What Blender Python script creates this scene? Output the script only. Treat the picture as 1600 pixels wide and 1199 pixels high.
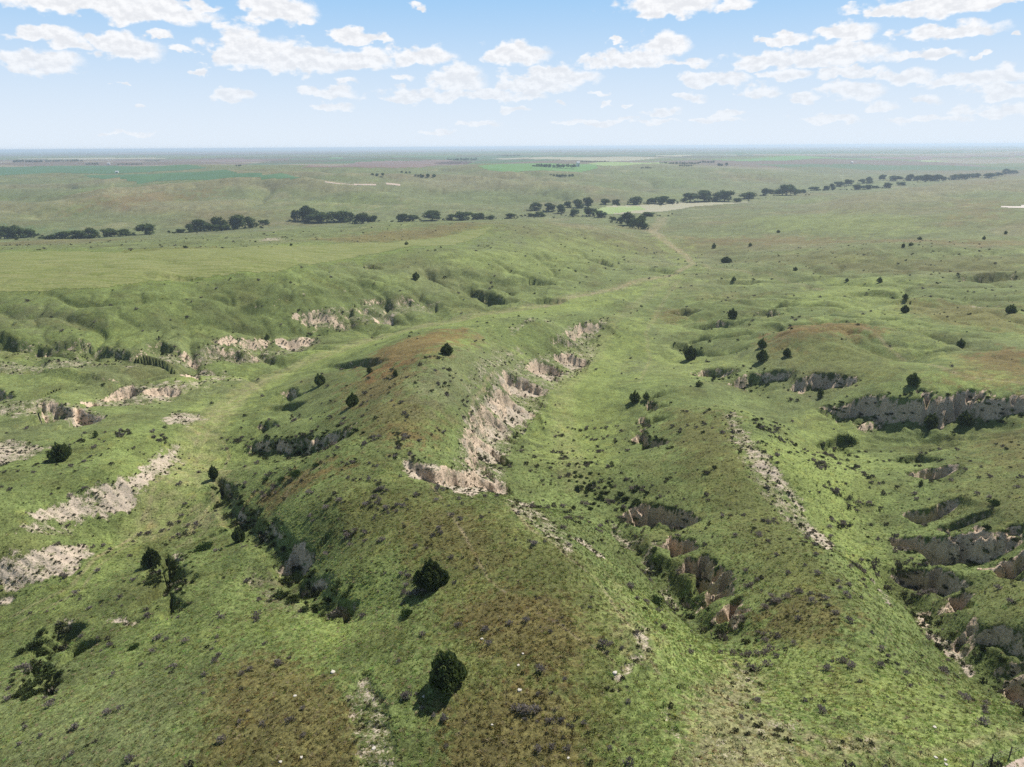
import bpy, math, random
import numpy as np

for o in list(bpy.data.objects):
    bpy.data.objects.remove(o)
scene = bpy.context.scene
COL = scene.collection
rng = np.random.default_rng(7)
random.seed(7)
R = math.radians

# ------------------------------------------------------------------ camera
CAM_Z = 100.0                     # drone height above the datum
FPX, PW, PH = 1100.0, 1600.0, 1199.0
PITCH, ROLL = math.atan(370.0 / FPX), R(0.36)
cF = np.array([0, math.cos(PITCH), -math.sin(PITCH)])
cR0 = np.array([1.0, 0, 0]); cU0 = np.array([0, math.sin(PITCH), math.cos(PITCH)])
cR = cR0 * math.cos(ROLL) - cU0 * math.sin(ROLL)
cU = cU0 * math.cos(ROLL) + cR0 * math.sin(ROLL)
cam_d = bpy.data.cameras.new('camera')
cam = bpy.data.objects.new('camera', cam_d); COL.objects.link(cam)
from mathutils import Matrix, Vector
M = Matrix(((cR[0], cU[0], -cF[0], 0), (cR[1], cU[1], -cF[1], 0), (cR[2], cU[2], -cF[2], CAM_Z), (0, 0, 0, 1)))
cam.matrix_world = M
cam_d.sensor_fit = 'HORIZONTAL'; cam_d.sensor_width = 36.0
cam_d.lens = 36.0 * FPX / PW
cam_d.clip_start = 0.5; cam_d.clip_end = 200000
scene.camera = cam

def ray(u, v):
    d = cF * FPX + cR * (u - PW / 2) - cU * (v - PH / 2)
    return d / np.linalg.norm(d)

# ------------------------------------------------------------------ sun, sky, exposure
SUN_AZ, SUN_EL = R(42), R(50)      # clockwise from the view direction (+Y)
sdir = Vector((math.sin(SUN_AZ) * math.cos(SUN_EL), math.cos(SUN_AZ) * math.cos(SUN_EL), math.sin(SUN_EL)))
sl = bpy.data.lights.new('sun', 'SUN'); sl.energy = 5.0; sl.angle = R(0.53); sl.color = (1.0, 0.955, 0.89)
sun = bpy.data.objects.new('sun', sl); COL.objects.link(sun)
sun.rotation_euler = sdir.to_track_quat('Z', 'Y').to_euler()
sun.location = (200, 100, 400)

scene.view_settings.view_transform = 'Standard'
scene.view_settings.look = 'None'
scene.view_settings.exposure = 0.46
scene.view_settings.gamma = 1.0
scene.view_settings.use_curve_mapping = False
scene.cycles.use_denoising = False
scene.cycles.max_bounces = 5
scene.cycles.diffuse_bounces = 2
scene.cycles.volume_bounces = 0
scene.cycles.sample_clamp_indirect = 1.5
scene.cycles.use_adaptive_sampling = True; scene.cycles.adaptive_threshold = 0.02
scene.cycles.transparent_max_bounces = 8

CLOUDS = [  # picture position of each cumulus, half width, half height (pixels of the photograph)
 (120,2,150,22,1),(235,22,92,24,1),(310,12,30,10,1),(432,18,62,28,1),(425,5,35,20,1),(470,32,25,12,.9),(72,55,46,14,1),(110,70,30,12,1),(195,78,54,22,1),(160,66,28,12,.9),
 (55,100,60,19,1),(250,60,22,6,.8),(284,76,20,6,.7),(385,78,62,30,1),(335,90,26,20,.9),(470,96,104,26,1),(560,98,62,21,1),(320,113,12,8,.8),
 (550,60,54,13,1),(598,65,22,10,.9),(660,90,58,19,1),(368,152,30,13,.9),(515,146,46,14,.8),(520,168,36,7,.75),(540,128,18,9,.7),
 (716,128,48,26,.95),(650,152,92,14,.85),(760,150,60,14,.8),(625,122,24,8,.7),(808,86,62,22,1),(865,123,76,20,1),(830,138,70,16,.95),
 (1036,74,46,22,1),(975,95,80,15,1),(1065,100,48,8,1),(1050,8,90,22,1),(1040,20,50,14,1),(1140,8,40,14,1),(650,14,14,8,.7),(965,65,14,6,.8),
 (1260,95,124,17,1),(1200,100,60,13,1),(1330,84,58,20,1),(1316,52,48,15,1),(1235,63,30,10,.9),(1190,66,24,6,.6),
 (1455,12,120,15,1),(1365,22,36,9,1),(1570,3,70,10,1),(1488,50,66,13,1),(1455,87,42,9,.95),(1120,126,54,14,.9),(1092,131,28,9,.9),(1235,119,32,11,.9),(1325,114,58,9,.9),
 (1412,122,46,15,.9),(1548,122,72,14,.95),(1335,145,48,18,.75),(1190,146,32,13,.75),(1256,156,26,11,.7),(1440,158,26,12,.7),(1572,146,46,14,.7),(1370,168,32,9,.55),
 (936,146,16,7,.8),(875,163,14,5,.7),(1085,155,22,8,.7),(820,150,40,9,.7),(950,165,8,6,.5),(985,163,10,4,.5),(805,172,24,8,.55),(1035,175,30,9,.5),(1140,178,28,7,.45),(940,192,70,6,.4),(1010,190,60,6,.4),(1120,188,50,6,.4),(190,130,10,5,.5),(220,165,10,5,.4),
 (750,195,40,8,.35),(690,207,30,6,.3),(210,208,40,5,.25),(1450,190,70,8,.35),(1300,186,60,8,.35),(1560,175,60,10,.45),(1585,52,10,4,.6),(1540,86,10,4,.6),
]
def build_world():
    w = bpy.data.worlds.new('World'); scene.world = w; w.use_nodes = True
    nt = w.node_tree; N, L = nt.nodes, nt.links; N.clear()
    out = N.new('ShaderNodeOutputWorld')
    sky = N.new('ShaderNodeTexSky'); sky.sky_type = 'NISHITA'; sky.sun_disc = False
    sky.sun_elevation = SUN_EL; sky.sun_rotation = SUN_AZ; sky.altitude = 500; sky.air_density = 1.0; sky.dust_density = 0.6; sky.ozone_density = 1.5
    def math_(op, a, b=None, c=None, clamp=False):
        n = N.new('ShaderNodeMath'); n.operation = op; n.use_clamp = clamp
        for i, x in enumerate((a, b, c)):
            if x is None: continue
            if isinstance(x, (int, float)): n.inputs[i].default_value = x
            else: L.new(x, n.inputs[i])
        return n.outputs[0]
    def mrange(x, a, b, c, d, smooth=True):
        n = N.new('ShaderNodeMapRange'); n.interpolation_type = 'SMOOTHSTEP' if smooth else 'LINEAR'
        L.new(x, n.inputs[0])
        for i, q in enumerate((a, b, c, d)): n.inputs[i + 1].default_value = q
        return n.outputs[0]
    tc = N.new('ShaderNodeTexCoord'); sp = N.new('ShaderNodeSeparateXYZ'); L.new(tc.outputs['Generated'], sp.inputs[0])
    X, Y, Z = sp.outputs
    az = math_('ARCTAN2', X, Y); el = math_('ARCSINE', Z)
    K = 12.0
    ax = math_('MULTIPLY', az, K); ey = math_('MULTIPLY', el, K)
    # warp coordinates so that cloud outlines billow
    cmb = N.new('ShaderNodeCombineXYZ'); L.new(ax, cmb.inputs[0]); L.new(ey, cmb.inputs[1])
    def noise(scale, detail, rough, src=cmb.outputs[0]):
        n = N.new('ShaderNodeTexNoise'); n.noise_dimensions = '2D'; n.inputs['Scale'].default_value = scale; n.inputs['Detail'].default_value = detail; n.inputs['Roughness'].default_value = rough
        L.new(src, n.inputs['Vector']); return n
    sc = N.new('ShaderNodeVectorMath'); sc.operation = 'MULTIPLY'; sc.inputs[1].default_value = (1, 1.7, 1); L.new(cmb.outputs[0], sc.inputs[0])
    wn = noise(2.6, 3, .55, sc.outputs[0])
    ws = N.new('ShaderNodeVectorMath'); ws.operation = 'SUBTRACT'; L.new(wn.outputs['Color'], ws.inputs[0]); ws.inputs[1].default_value = (.5, .5, .5)
    wm = N.new('ShaderNodeVectorMath'); wm.operation = 'MULTIPLY'; wm.inputs[1].default_value = (.55, .26, 0); L.new(ws.outputs[0], wm.inputs[0])
    wa = N.new('ShaderNodeVectorMath'); wa.operation = 'ADD'; L.new(cmb.outputs[0], wa.inputs[0]); L.new(wm.outputs[0], wa.inputs[1])
    # each cumulus is an ellipse with a flattened base; the carried vector is (azimuth, elevation, nearest distance), so they are folded in one after another
    def vm(op, *args):
        n = N.new('ShaderNodeVectorMath'); n.operation = op
        for i, x in enumerate(args):
            if isinstance(x, tuple): n.inputs[i].default_value = x
            else: L.new(x, n.inputs[i])
        return n
    W = vm('ADD', wa.outputs[0], (0, 0, 9.0)).outputs[0]
    for (u, v, hw, hh, a) in CLOUDS:
        a = a if a > .65 else a + .27
        dr = ray(u, v); ca, ce = math.atan2(dr[0], dr[1]) * K, math.asin(dr[2]) * K
        ix, iy = FPX / hw / K, FPX / hh / K
        q = vm('MULTIPLY_ADD', W, (ix, iy, 0), (-ca * ix, -ce * iy, 1.05 * (1 - a))).outputs[0]
        f = vm('MAXIMUM', q, vm('MULTIPLY', q, (1, -1.55, 1)).outputs[0]).outputs[0]
        cz = N.new('ShaderNodeCombineXYZ'); cz.inputs[0].default_value = 99; cz.inputs[1].default_value = 99
        L.new(vm('LENGTH', f).outputs['Value'], cz.inputs[2])
        W = vm('MINIMUM', W, cz.outputs[0]).outputs[0]
    sw = N.new('ShaderNodeSeparateXYZ'); L.new(W, sw.inputs[0])
    prev = math_('MAXIMUM', math_('SUBTRACT', 1.14, sw.outputs[2]), 0.0)
    # the rest of the sky carries the same scattered cumulus
    zz = math_('MAXIMUM', Z, 0.03)
    px = math_('DIVIDE', X, zz); py = math_('DIVIDE', Y, zz)
    pc = N.new('ShaderNodeCombineXYZ'); L.new(px, pc.inputs[0]); L.new(py, pc.inputs[1])
    gn = noise(1.1, 7, .55, pc.outputs[0])
    gen = mrange(gn.outputs[0], .60, .80, 0, 1.0)
    outside = math_('MAXIMUM', mrange(math_('ABSOLUTE', az), .66, .80, 0, 1), mrange(el, .24, .34, 0, 1))
    gen = math_('MULTIPLY', math_('MULTIPLY', gen, outside), mrange(el, 0.01, .10, 0, 1))
    n1 = noise(2.6, 7, .56, sc.outputs[0])
    n2 = noise(5.0, 6, .6, sc.outputs[0])
    up = N.new('ShaderNodeVectorMath'); up.operation = 'ADD'; up.inputs[1].default_value = (.03, .10, 0); L.new(sc.outputs[0], up.inputs[0])
    n3 = noise(5.0, 4, .6, up.outputs[0])
    relief = math_('ADD', math_('MULTIPLY', math_('SUBTRACT', n2.outputs[0], n3.outputs[0]), 1.5), math_('MULTIPLY', math_('SUBTRACT', n2.outputs[0], .5), .8))
    # sky tint (this air is bright and a little milky)
    tint = N.new('ShaderNodeMix'); tint.data_type = 'RGBA'; tint.blend_type = 'MULTIPLY'; tint.inputs['Factor'].default_value = 1
    L.new(sky.outputs[0], tint.inputs['A']); tint.inputs['B'].default_value = SKY_TINT
    blue = N.new('ShaderNodeMix'); blue.data_type = 'RGBA'
    L.new(mrange(el, .24, .52, .9, .0, True), blue.inputs['Factor']); L.new(tint.outputs['Result'], blue.inputs['A']); blue.inputs['B'].default_value = (2.5, 5.5, 9.2, 1)
    milk = N.new('ShaderNodeMix'); milk.data_type = 'RGBA'
    L.new(mrange(el, -.02, .25, 1.0, .0, True), milk.inputs['Factor'])
    L.new(blue.outputs['Result'], milk.inputs['A']); milk.inputs['B'].default_value = (7.7, 8.5, 9.4, 1)
    fade = mrange(el, 0.005, 0.14, 0.5, 1.0, True)
    def finish(base):
        dens = math_('ADD', base, math_('MULTIPLY', math_('SUBTRACT', n1.outputs[0], .5), 1.35))
        alpha = math_('MULTIPLY', mrange(dens, .14, .54, 0, 1), mrange(base, 0.0, 0.12, 0, 1))
        sh = mrange(math_('SUBTRACT', relief, math_('MULTIPLY', base, .45)), -.80, .12, 0, 1)
        ramp = N.new('ShaderNodeMix'); ramp.data_type = 'RGBA'
        L.new(sh, ramp.inputs['Factor']); ramp.inputs['A'].default_value = (7.9, 8.1, 8.5, 1); ramp.inputs['B'].default_value = (9.5, 9.6, 9.8, 1)
        mx = N.new('ShaderNodeMix'); mx.data_type = 'RGBA'
        L.new(math_('MULTIPLY', alpha, fade), mx.inputs['Factor'])
        L.new(milk.outputs['Result'], mx.inputs['A']); L.new(ramp.outputs['Result'], mx.inputs['B'])
        bg = N.new('ShaderNodeBackground'); bg.inputs[1].default_value = 0.075; L.new(mx.outputs['Result'], bg.inputs[0]); return bg.outputs[0]
    # the listed cumulus all lie in this quarter of the sky; elsewhere only the scattered ones are worked out
    quarter = math_('MULTIPLY', math_('MULTIPLY', math_('LESS_THAN', math_('ABSOLUTE', az), .80), math_('LESS_THAN', el, .36)), math_('GREATER_THAN', el, -.02))
    ms = N.new('ShaderNodeMixShader'); L.new(quarter, ms.inputs[0]); L.new(finish(gen), ms.inputs[1]); L.new(finish(math_('MAXIMUM', prev, gen)), ms.inputs[2])
    L.new(ms.outputs[0], out.inputs[0])
    w.cycles.sampling_method = 'NONE'
SKY_TINT = (1.15, 1.0, .78, 1)
build_world()

# ------------------------------------------------------------------ numeric helpers
def sstep(a, b, x):
    t = np.clip((x - a) / (b - a), 0, 1); return t * t * (3 - 2 * t)
def hash2(ix, iy, seed):
    h = (ix.astype(np.uint32) * np.uint32(374761393) + iy.astype(np.uint32) * np.uint32(668265263) + np.uint32((seed * 2654435761) & 0xffffffff))
    h = (h ^ (h >> np.uint32(13))) * np.uint32(1274126177)
    h = h ^ (h >> np.uint32(16))
    return h
GR = np.array([[math.cos(t), math.sin(t)] for t in np.arange(16) / 16 * 2 * math.pi], dtype=np.float32)
def perlin(x, y, seed=0):
    xi = np.floor(x); yi = np.floor(y)
    fx = (x - xi).astype(np.float32); fy = (y - yi).astype(np.float32)
    xi = xi.astype(np.int64); yi = yi.astype(np.int64)
    u = fx * fx * fx * (fx * (fx * 6 - 15) + 10); v = fy * fy * fy * (fy * (fy * 6 - 15) + 10)
    def gdot(dx, dy):
        g = GR[hash2(xi + dx, yi + dy, seed) & np.uint32(15)]
        return g[..., 0] * (fx - dx) + g[..., 1] * (fy - dy)
    a = gdot(0, 0); b = gdot(1, 0); c = gdot(0, 1); d = gdot(1, 1)
    return (a + u * (b - a) + v * (c - a + u * (a - b - c + d))) * 1.5
def fbm(x, y, wl, octs, seed=0, gain=.5, ridged=False):
    s = 0; a = 1; t = 0
    for k in range(octs):
        n = perlin(x / wl + 17.3 * k, y / wl - 9.1 * k, seed + k)
        if ridged: n = 1 - 2 * np.abs(n)
        s = s + a * n; t += a; a *= gain; wl *= .5
    return s / t

# ------------------------------------------------------------------ terrain: surveyed heights (picture point, height below the drone)
CTRL = [
 # foreground hill and its crest running away
 (930,1199,-46.5),(975,1060,-46.5),(1005,985,-47),(890,860,-47.6),(800,788,-49),(700,768,-50.6),(630,713,-50.6),(690,640,-51.2),(640,545,-52.5),(760,560,-53.2),(740,520,-55),(850,505,-59),(940,490,-65),(720,600,-51.6),
 (600,1199,-48.3),(700,1100,-47.5),(800,1050,-47),(800,900,-47.8),(650,850,-49.6),(520,790,-51.3),(560,735,-51.2),(450,1100,-50.5),(330,1100,-52.8),(400,1000,-54.3),(480,985,-53.8),(600,960,-51.2),(560,880,-51.2),(600,780,-50.6),
 (545,960,-53.8),(470,900,-58),(410,830,-60),(335,750,-62),(450,790,-54.5),(400,740,-58.5),(470,740,-55),
 # left valley
 (300,870,-59.4),(380,945,-57),(250,1010,-57),(100,1000,-60),(150,1100,-55.8),(0,1199,-56),(60,950,-62.3),(200,860,-63),(290,720,-65),(0,1060,-60.5),(200,1199,-52.5),(-200,1100,-62),(-150,1199,-59),
 (345,640,-66),(400,595,-67),(600,522,-69.5),(850,478,-73),(1050,432,-77.5),(1030,385,-85),(1005,358,-90),(480,560,-68),(720,500,-71),
 (430,650,-62),(500,600,-59.5),(560,620,-55),(480,690,-58),(420,690,-62),(560,560,-60),(600,540,-57.5),
 # left benches
 (60,790,-57.3),(180,745,-57.5),(265,690,-60.5),(210,800,-62.8),(120,830,-62),(0,935,-62.8),(20,852,-57.8),(130,858,-61.3),(0,745,-56.3),(100,712,-58.2),(150,655,-60.5),(0,690,-58),(0,662,-61.6),(120,668,-61),(220,640,-63),
 (0,595,-58.5),(150,580,-59.3),(250,575,-62),(300,545,-62.5),(0,550,-56.8),(200,510,-57.5),(0,500,-53.3),(200,475,-53),(400,455,-54.5),(340,600,-66),(280,625,-65.5),(320,570,-65),
 (0,457,-50.3),(300,440,-51.2),(500,415,-52.8),(700,392,-56),(0,400,-53),(200,392,-53.4),(450,384,-54.5),(600,382,-57),(0,385,-64),(300,380,-60),(300,365,-84),(430,372,-61),(600,365,-60.5),(700,349,-64),(760,345,-66),(850,345,-69),(930,350,-76),
 (600,420,-59),(700,440,-65),(800,425,-67),(800,380,-65),(900,420,-74),(960,400,-80),(500,470,-60),(600,480,-66),(700,470,-68.5),(450,515,-66.5),(350,525,-62.5),(540,500,-67.5),(640,440,-62),(520,440,-57),(880,370,-70),
 # right-hand valley and spur
 (1150,1008,-56),(1060,925,-60.5),(965,825,-63),(900,720,-65.2),(870,620,-67.5),(930,540,-70.5),(990,480,-74),(960,880,-56.5),(900,805,-58),(850,740,-63.5),(815,660,-65.5),(1080,1000,-53.5),(860,560,-66),(800,600,-62),(770,700,-60.5),(790,772,-61),(750,640,-57.5),
 (1200,1100,-48.6),(1120,1050,-50.8),(1250,1199,-46),(1100,1199,-45.6),(1400,1199,-46.8),(1600,1199,-48),(1700,1150,-50),
 (1400,1080,-49.2),(1350,960,-51.6),(1295,860,-54.5),(1210,720,-56.8),(1140,640,-58.6),(1080,600,-64),(1200,950,-54.6),(1150,850,-58),(1080,770,-60.6),(1060,680,-62),(1000,660,-66),(1230,1000,-53),(1220,880,-55),(1130,740,-58.4),
 (1600,1110,-57),(1500,1035,-58.5),(1400,930,-61),(1340,815,-63),(1280,700,-65),(1200,630,-67),(1060,570,-70),(1010,500,-74.5),
 (1700,980,-52),(1600,960,-54),(1500,870,-58.5),(1600,800,-54),(1480,760,-59.5),(1600,690,-57),(1500,668,-61),(1380,660,-63.5),(1450,600,-56.5),(1600,600,-54.5),(1300,605,-63),(1290,565,-61),(1250,515,-58.5),(1350,505,-59.5),(1150,545,-69),(1100,505,-71),(1160,475,-69),(1060,470,-75),(1550,540,-56),(1430,490,-64),(1550,455,-62.5),(1400,440,-66.5),(1250,440,-71.5),(1120,420,-77.5),
 (1250,400,-74),(1400,390,-68),(1550,380,-66),(1600,330,-68),(1400,340,-73),(1200,350,-81),(1080,365,-87),(1250,320,-86),(1450,300,-80),(1600,285,-75),(1340,560,-60),(1450,550,-58),
 # creek bottom
 (0,372,-91),(230,366,-91),(390,354,-91),(590,347,-91),(760,336,-91.5),(905,331,-92),(990,318,-92),(1110,312,-92),(1190,304,-92),(1330,292,-92),(1500,279,-92),(1600,270,-92),(1050,330,-92),(990,350,-91.5),
 # beyond the creek
 (0,330,-83),(0,300,-72),(200,312,-77),(120,330,-82),(250,290,-66),(330,305,-76),(200,273,-62),(450,322,-82),(500,302,-73),(570,298,-70),(700,312,-80),(600,284,-66),(680,292,-72),(800,302,-79),(800,274,-64),(1000,292,-82),(1000,272,-73),(1200,272,-79),(1200,259,-73),(1400,262,-82),(1500,252,-77),(1600,252,-80),(0,256,-60),(400,252,-60),(800,250,-60),(1200,246,-63),(1600,241,-66),
]
POL = []
for (u, v, z) in CTRL:
    d = ray(u, v); t = z / d[2]
    POL.append((math.atan2(d[0], d[1]), math.log(math.hypot(d[0], d[1]) * t), z))
for a in np.linspace(-.95, .95, 9):
    POL += [(a, math.log(12000), -57 + 2 * math.sin(a * 9)), (a, math.log(26000), -56), (a, math.log(70000), -62), (a, math.log(6), -47)]
for l in np.linspace(math.log(40), math.log(900), 7):
    POL += [(-1.0, l, -60), (1.0, l, -54)]
POL = np.array(POL)
def tps(d2):
    return .5 * d2 * np.log(np.maximum(d2, 1e-12))
n = len(POL); A = POL[:, :2]; Zc = POL[:, 2]
Kmat = tps(((A[:, None] - A[None]) ** 2).sum(-1)) + np.eye(n) * 2e-4
P = np.c_[np.ones(n), A]
sol = np.linalg.solve(np.block([[Kmat, P], [P.T, np.zeros((3, 3))]]), np.r_[Zc, 0, 0, 0])
def base_eval(a, l):
    out = np.zeros(a.shape)
    fa, fl = a.ravel(), l.ravel(); res = np.empty(fa.size)
    for s in range(0, fa.size, 20000):
        q = np.c_[fa[s:s + 20000], fl[s:s + 20000]]
        res[s:s + 20000] = tps(((q[:, None] - A[None]) ** 2).sum(-1)) @ sol[:n] + sol[n] + q @ sol[n + 1:]
    return res.reshape(a.shape)

# one ground sheet: rings round the place where the drone hovers, out to the horizon
NA = 980
azd = np.linspace(-.83, .83, NA)
coarse = np.linspace(.83, 2 * math.pi - .83, 66)[1:-1]
AZ = np.r_[azd, coarse]                      # wraps round behind
AZ = np.where(AZ > math.pi, AZ - 2 * math.pi, AZ)
dep = np.linspace(math.atan(50 / 40.), math.atan(50 / 700.), 760)
r1 = 50 / np.tan(dep); 
lin = np.linspace(math.log(40), math.log(700), 760)
r1 = np.exp(.55 * np.log(r1) + .45 * lin)
RR = np.r_[np.exp(np.linspace(math.log(3), math.log(40), 16))[:-1], r1, np.exp(np.linspace(math.log(700), math.log(4500), 150))[1:], np.exp(np.linspace(math.log(4500), math.log(70000), 46))[1:]]
LR = np.log(RR); NR, NC = len(RR), len(AZ)
cl = np.linspace(math.log(2), math.log(80000), 420); ca = np.linspace(-1.0, 1.0, 300)
CG = base_eval(*np.meshgrid(ca, cl)).astype(np.float64)
def bspl(x, grid):
    h = grid[1] - grid[0]; f = (np.clip(x, grid[0], grid[-1]) - grid[0]) / h
    i = np.clip(np.floor(f).astype(int), 1, len(grid) - 3); t = f - i
    W = np.zeros((len(x), len(grid))); k = np.arange(len(x))
    W[k, i - 1] = (1 - t) ** 3 / 6; W[k, i] = (3 * t ** 3 - 6 * t ** 2 + 4) / 6; W[k, i + 1] = (-3 * t ** 3 + 3 * t ** 2 + 3 * t + 1) / 6; W[k, i + 2] = t ** 3 / 6
    return W
BZ = bspl(LR, cl) @ CG @ bspl(np.clip(AZ, -.98, .98), ca).T
back = sstep(.84, 1.5, np.abs(AZ))[None]
BZ = BZ * (1 - back) + (-54) * back
BZ = np.clip(BZ, -95, -40)
GA, GL = np.meshgrid(AZ, LR); GRr = np.exp(GL)
GX = GRr * np.sin(GA); GY = GRr * np.cos(GA)
cell = np.maximum(GRr * (azd[1] - azd[0]), np.gradient(RR)[:, None])
def hoct(wl, amp, seed, oc=1):
    w = sstep(2.0, 5.0, wl / cell)
    return fbm(GX, GY, wl, oc, seed) * amp * w

def look(Zg, a, l):
    """bilinear height (or colour) on the sheet, view side only"""
    fa = np.interp(a, azd, np.arange(NA)); fl = np.interp(l, LR, np.arange(NR))
    i = np.clip(fl.astype(int), 0, NR - 2); j = np.clip(fa.astype(int), 0, NA - 2)
    t = fl - i; s = fa - j
    if Zg.ndim == 3: t = t[..., None]; s = s[..., None]
    return Zg[i, j] * (1 - t) * (1 - s) + Zg[i + 1, j] * t * (1 - s) + Zg[i, j + 1] * (1 - t) * s + Zg[i + 1, j + 1] * t * s
RS = np.exp(np.linspace(math.log(20), math.log(30000), 5000)); LRS = np.log(RS)
def hit(Zg, u, v):
    """where the line of sight through a picture point meets the ground: (azimuth, ln range)"""
    d = ray(u, v); a = math.atan2(d[0], d[1]); sl = d[2] / math.hypot(d[0], d[1])
    zt = look(Zg, np.full(RS.shape, a), LRS)
    k = np.nonzero(RS * sl < zt)[0]
    if len(k) == 0: return a, LRS[-1]
    k = max(k[0], 1)
    e0 = RS[k - 1] * sl - zt[k - 1]; e1 = RS[k] * sl - zt[k]
    return a, LRS[k - 1] + (LRS[k] - LRS[k - 1]) * e0 / (e0 - e1 + 1e-12)
#@@TERRAIN
def al(pts, Zg=None):
    Zg = BZ if Zg is None else Zg
    return np.array([hit(Zg, u, v) for (u, v) in pts])
def box_idx(P, pad):
    a0, a1 = P[:, 0].min() - pad, P[:, 0].max() + pad; l0, l1 = P[:, 1].min() - pad, P[:, 1].max() + pad
    j0, j1 = np.searchsorted(azd, [a0, a1]); i0, i1 = np.searchsorted(LR, [l0, l1])
    return slice(i0, max(i1, i0 + 1)), slice(j0, max(j1, j0 + 1))
def sdist(P, a, l):
    """signed distance to a polyline (positive on its right-hand side seen in the picture), and the position along it"""
    best = np.full(a.shape, 1e9); sg = np.ones(a.shape); tt = np.zeros(a.shape)
    seg = P[1:] - P[:-1]; ln = np.hypot(seg[:, 0], seg[:, 1]); tot = ln.sum(); acc = 0
    for k in range(len(seg)):
        dx, dy = seg[k]; px, py = a - P[k, 0], l - P[k, 1]
        t = np.clip((px * dx + py * dy) / (ln[k] ** 2 + 1e-15), 0, 1)
        q = np.hypot(px - t * dx, py - t * dy)
        c = dx * py - dy * px            # >0: left of travel (far side when walking to the right)
        m = q < best
        best = np.where(m, q, best); sg = np.where(m, np.where(c > 0, -1, 1), sg); tt = np.where(m, (acc + t * ln[k]) / tot, tt)
        acc += ln[k]
    return best * sg, tt
def poly_sd(P, a, l):
    Q = np.r_[P, P[:1]]
    d, _ = sdist(Q, a, l); d = np.abs(d)
    ins = np.zeros(a.shape, bool)
    for k in range(len(P)):
        x0, y0 = Q[k]; x1, y1 = Q[k + 1]
        c = ((y0 > l) != (y1 > l)) & (a < (x1 - x0) * (l - y0) / (y1 - y0 + 1e-15) + x0)
        ins ^= c
    return np.where(ins, -d, d)
# long and short relief
Z = BZ.copy()
far = sstep(math.log(1100), math.log(2200), GL)
creekside = 1 - .9 * sstep(-82, -89, BZ)
Z += creekside * (hoct(900, 10, 11) * far + hoct(420, 9.0, 12) * sstep(math.log(700), math.log(1400), GL) + hoct(170, 3.6, 13) * sstep(math.log(200), math.log(700), GL))
def draws(wl, amp, seed, w):
    return (fbm(GX + 60 * perlin(GX / 300, GY / 300, 5), GY, wl, 3, seed, .5, True) - .35) * amp * w * sstep(2.0, 5.0, wl / cell)
RIDGE = draws(520, 24, 21, sstep(math.log(950), math.log(1300), GL) * creekside * (1 - .93 * sstep(math.log(1600), math.log(2200), GL)))
RIDGE += draws(120, 3.4, 22, sstep(math.log(230), math.log(420), GL) * (1 - sstep(math.log(900), math.log(1100), GL)) * creekside * sstep(-62, -70, BZ + 0 * GL))
Z += RIDGE
def soft_region(pts, soft=.05):
    P = al(pts); I, J = box_idx(P, .15); w = np.zeros(BZ.shape); w[I, J] = 1 - sstep(-soft, soft, poly_sd(P, GA[I, J], GL[I, J])); return w
wl_ = soft_region([(-60,590),(-60,485),(300,460),(520,430),(700,400),(900,390),(980,420),(820,470),(560,525),(380,590),(200,620)]); wr_ = soft_region([(1060,560),(1080,470),(1120,420),(1300,400),(1620,390),(1620,560),(1420,560),(1200,545)])
rn = fbm(GX + 7 * perlin(GX / 23, GY / 23, 6), GY + 7 * perlin(GX / 27, GY / 21, 7), 44, 3, 23, .5, True) - .3
Z += rn * (2.3 * wl_ + 1.5 * wr_) * sstep(2.0, 5.0, 44 / cell)
def cuts(wl, seed, p):
    wx = GX + .35 * wl * perlin(GX / (wl * .9), GY / (wl * .9), seed + 50); wy = GY + .35 * wl * perlin(GX / (wl * .8), GY / (wl * .8), seed + 51)
    return (1 - np.abs(np.clip(perlin(wx / wl, wy / wl, seed) * 1.3, -1, 1))) ** p * sstep(1.5, 4.0, wl / cell * .4)
mid_ = sstep(math.log(105), math.log(170), GL) * (1 - sstep(math.log(700), math.log(1000), GL)) * creekside * sstep(-90, -70, BZ)
Z -= cuts(36, 61, 6) * (2.6 * wl_ + 1.8 * wr_ + .5 * mid_) + cuts(15, 64, 5) * (.9 * wl_ + .7 * wr_ + .22 * mid_)
Z -= cuts(260, 67, 7) * 9 * sstep(math.log(1050), math.log(1250), GL) * (1 - .95 * sstep(math.log(1900), math.log(2300), GL)) * creekside
Z += hoct(60, .9, 14) * sstep(math.log(90), math.log(250), GL) + hoct(22, .55, 15) + hoct(9, .21, 16)

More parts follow.
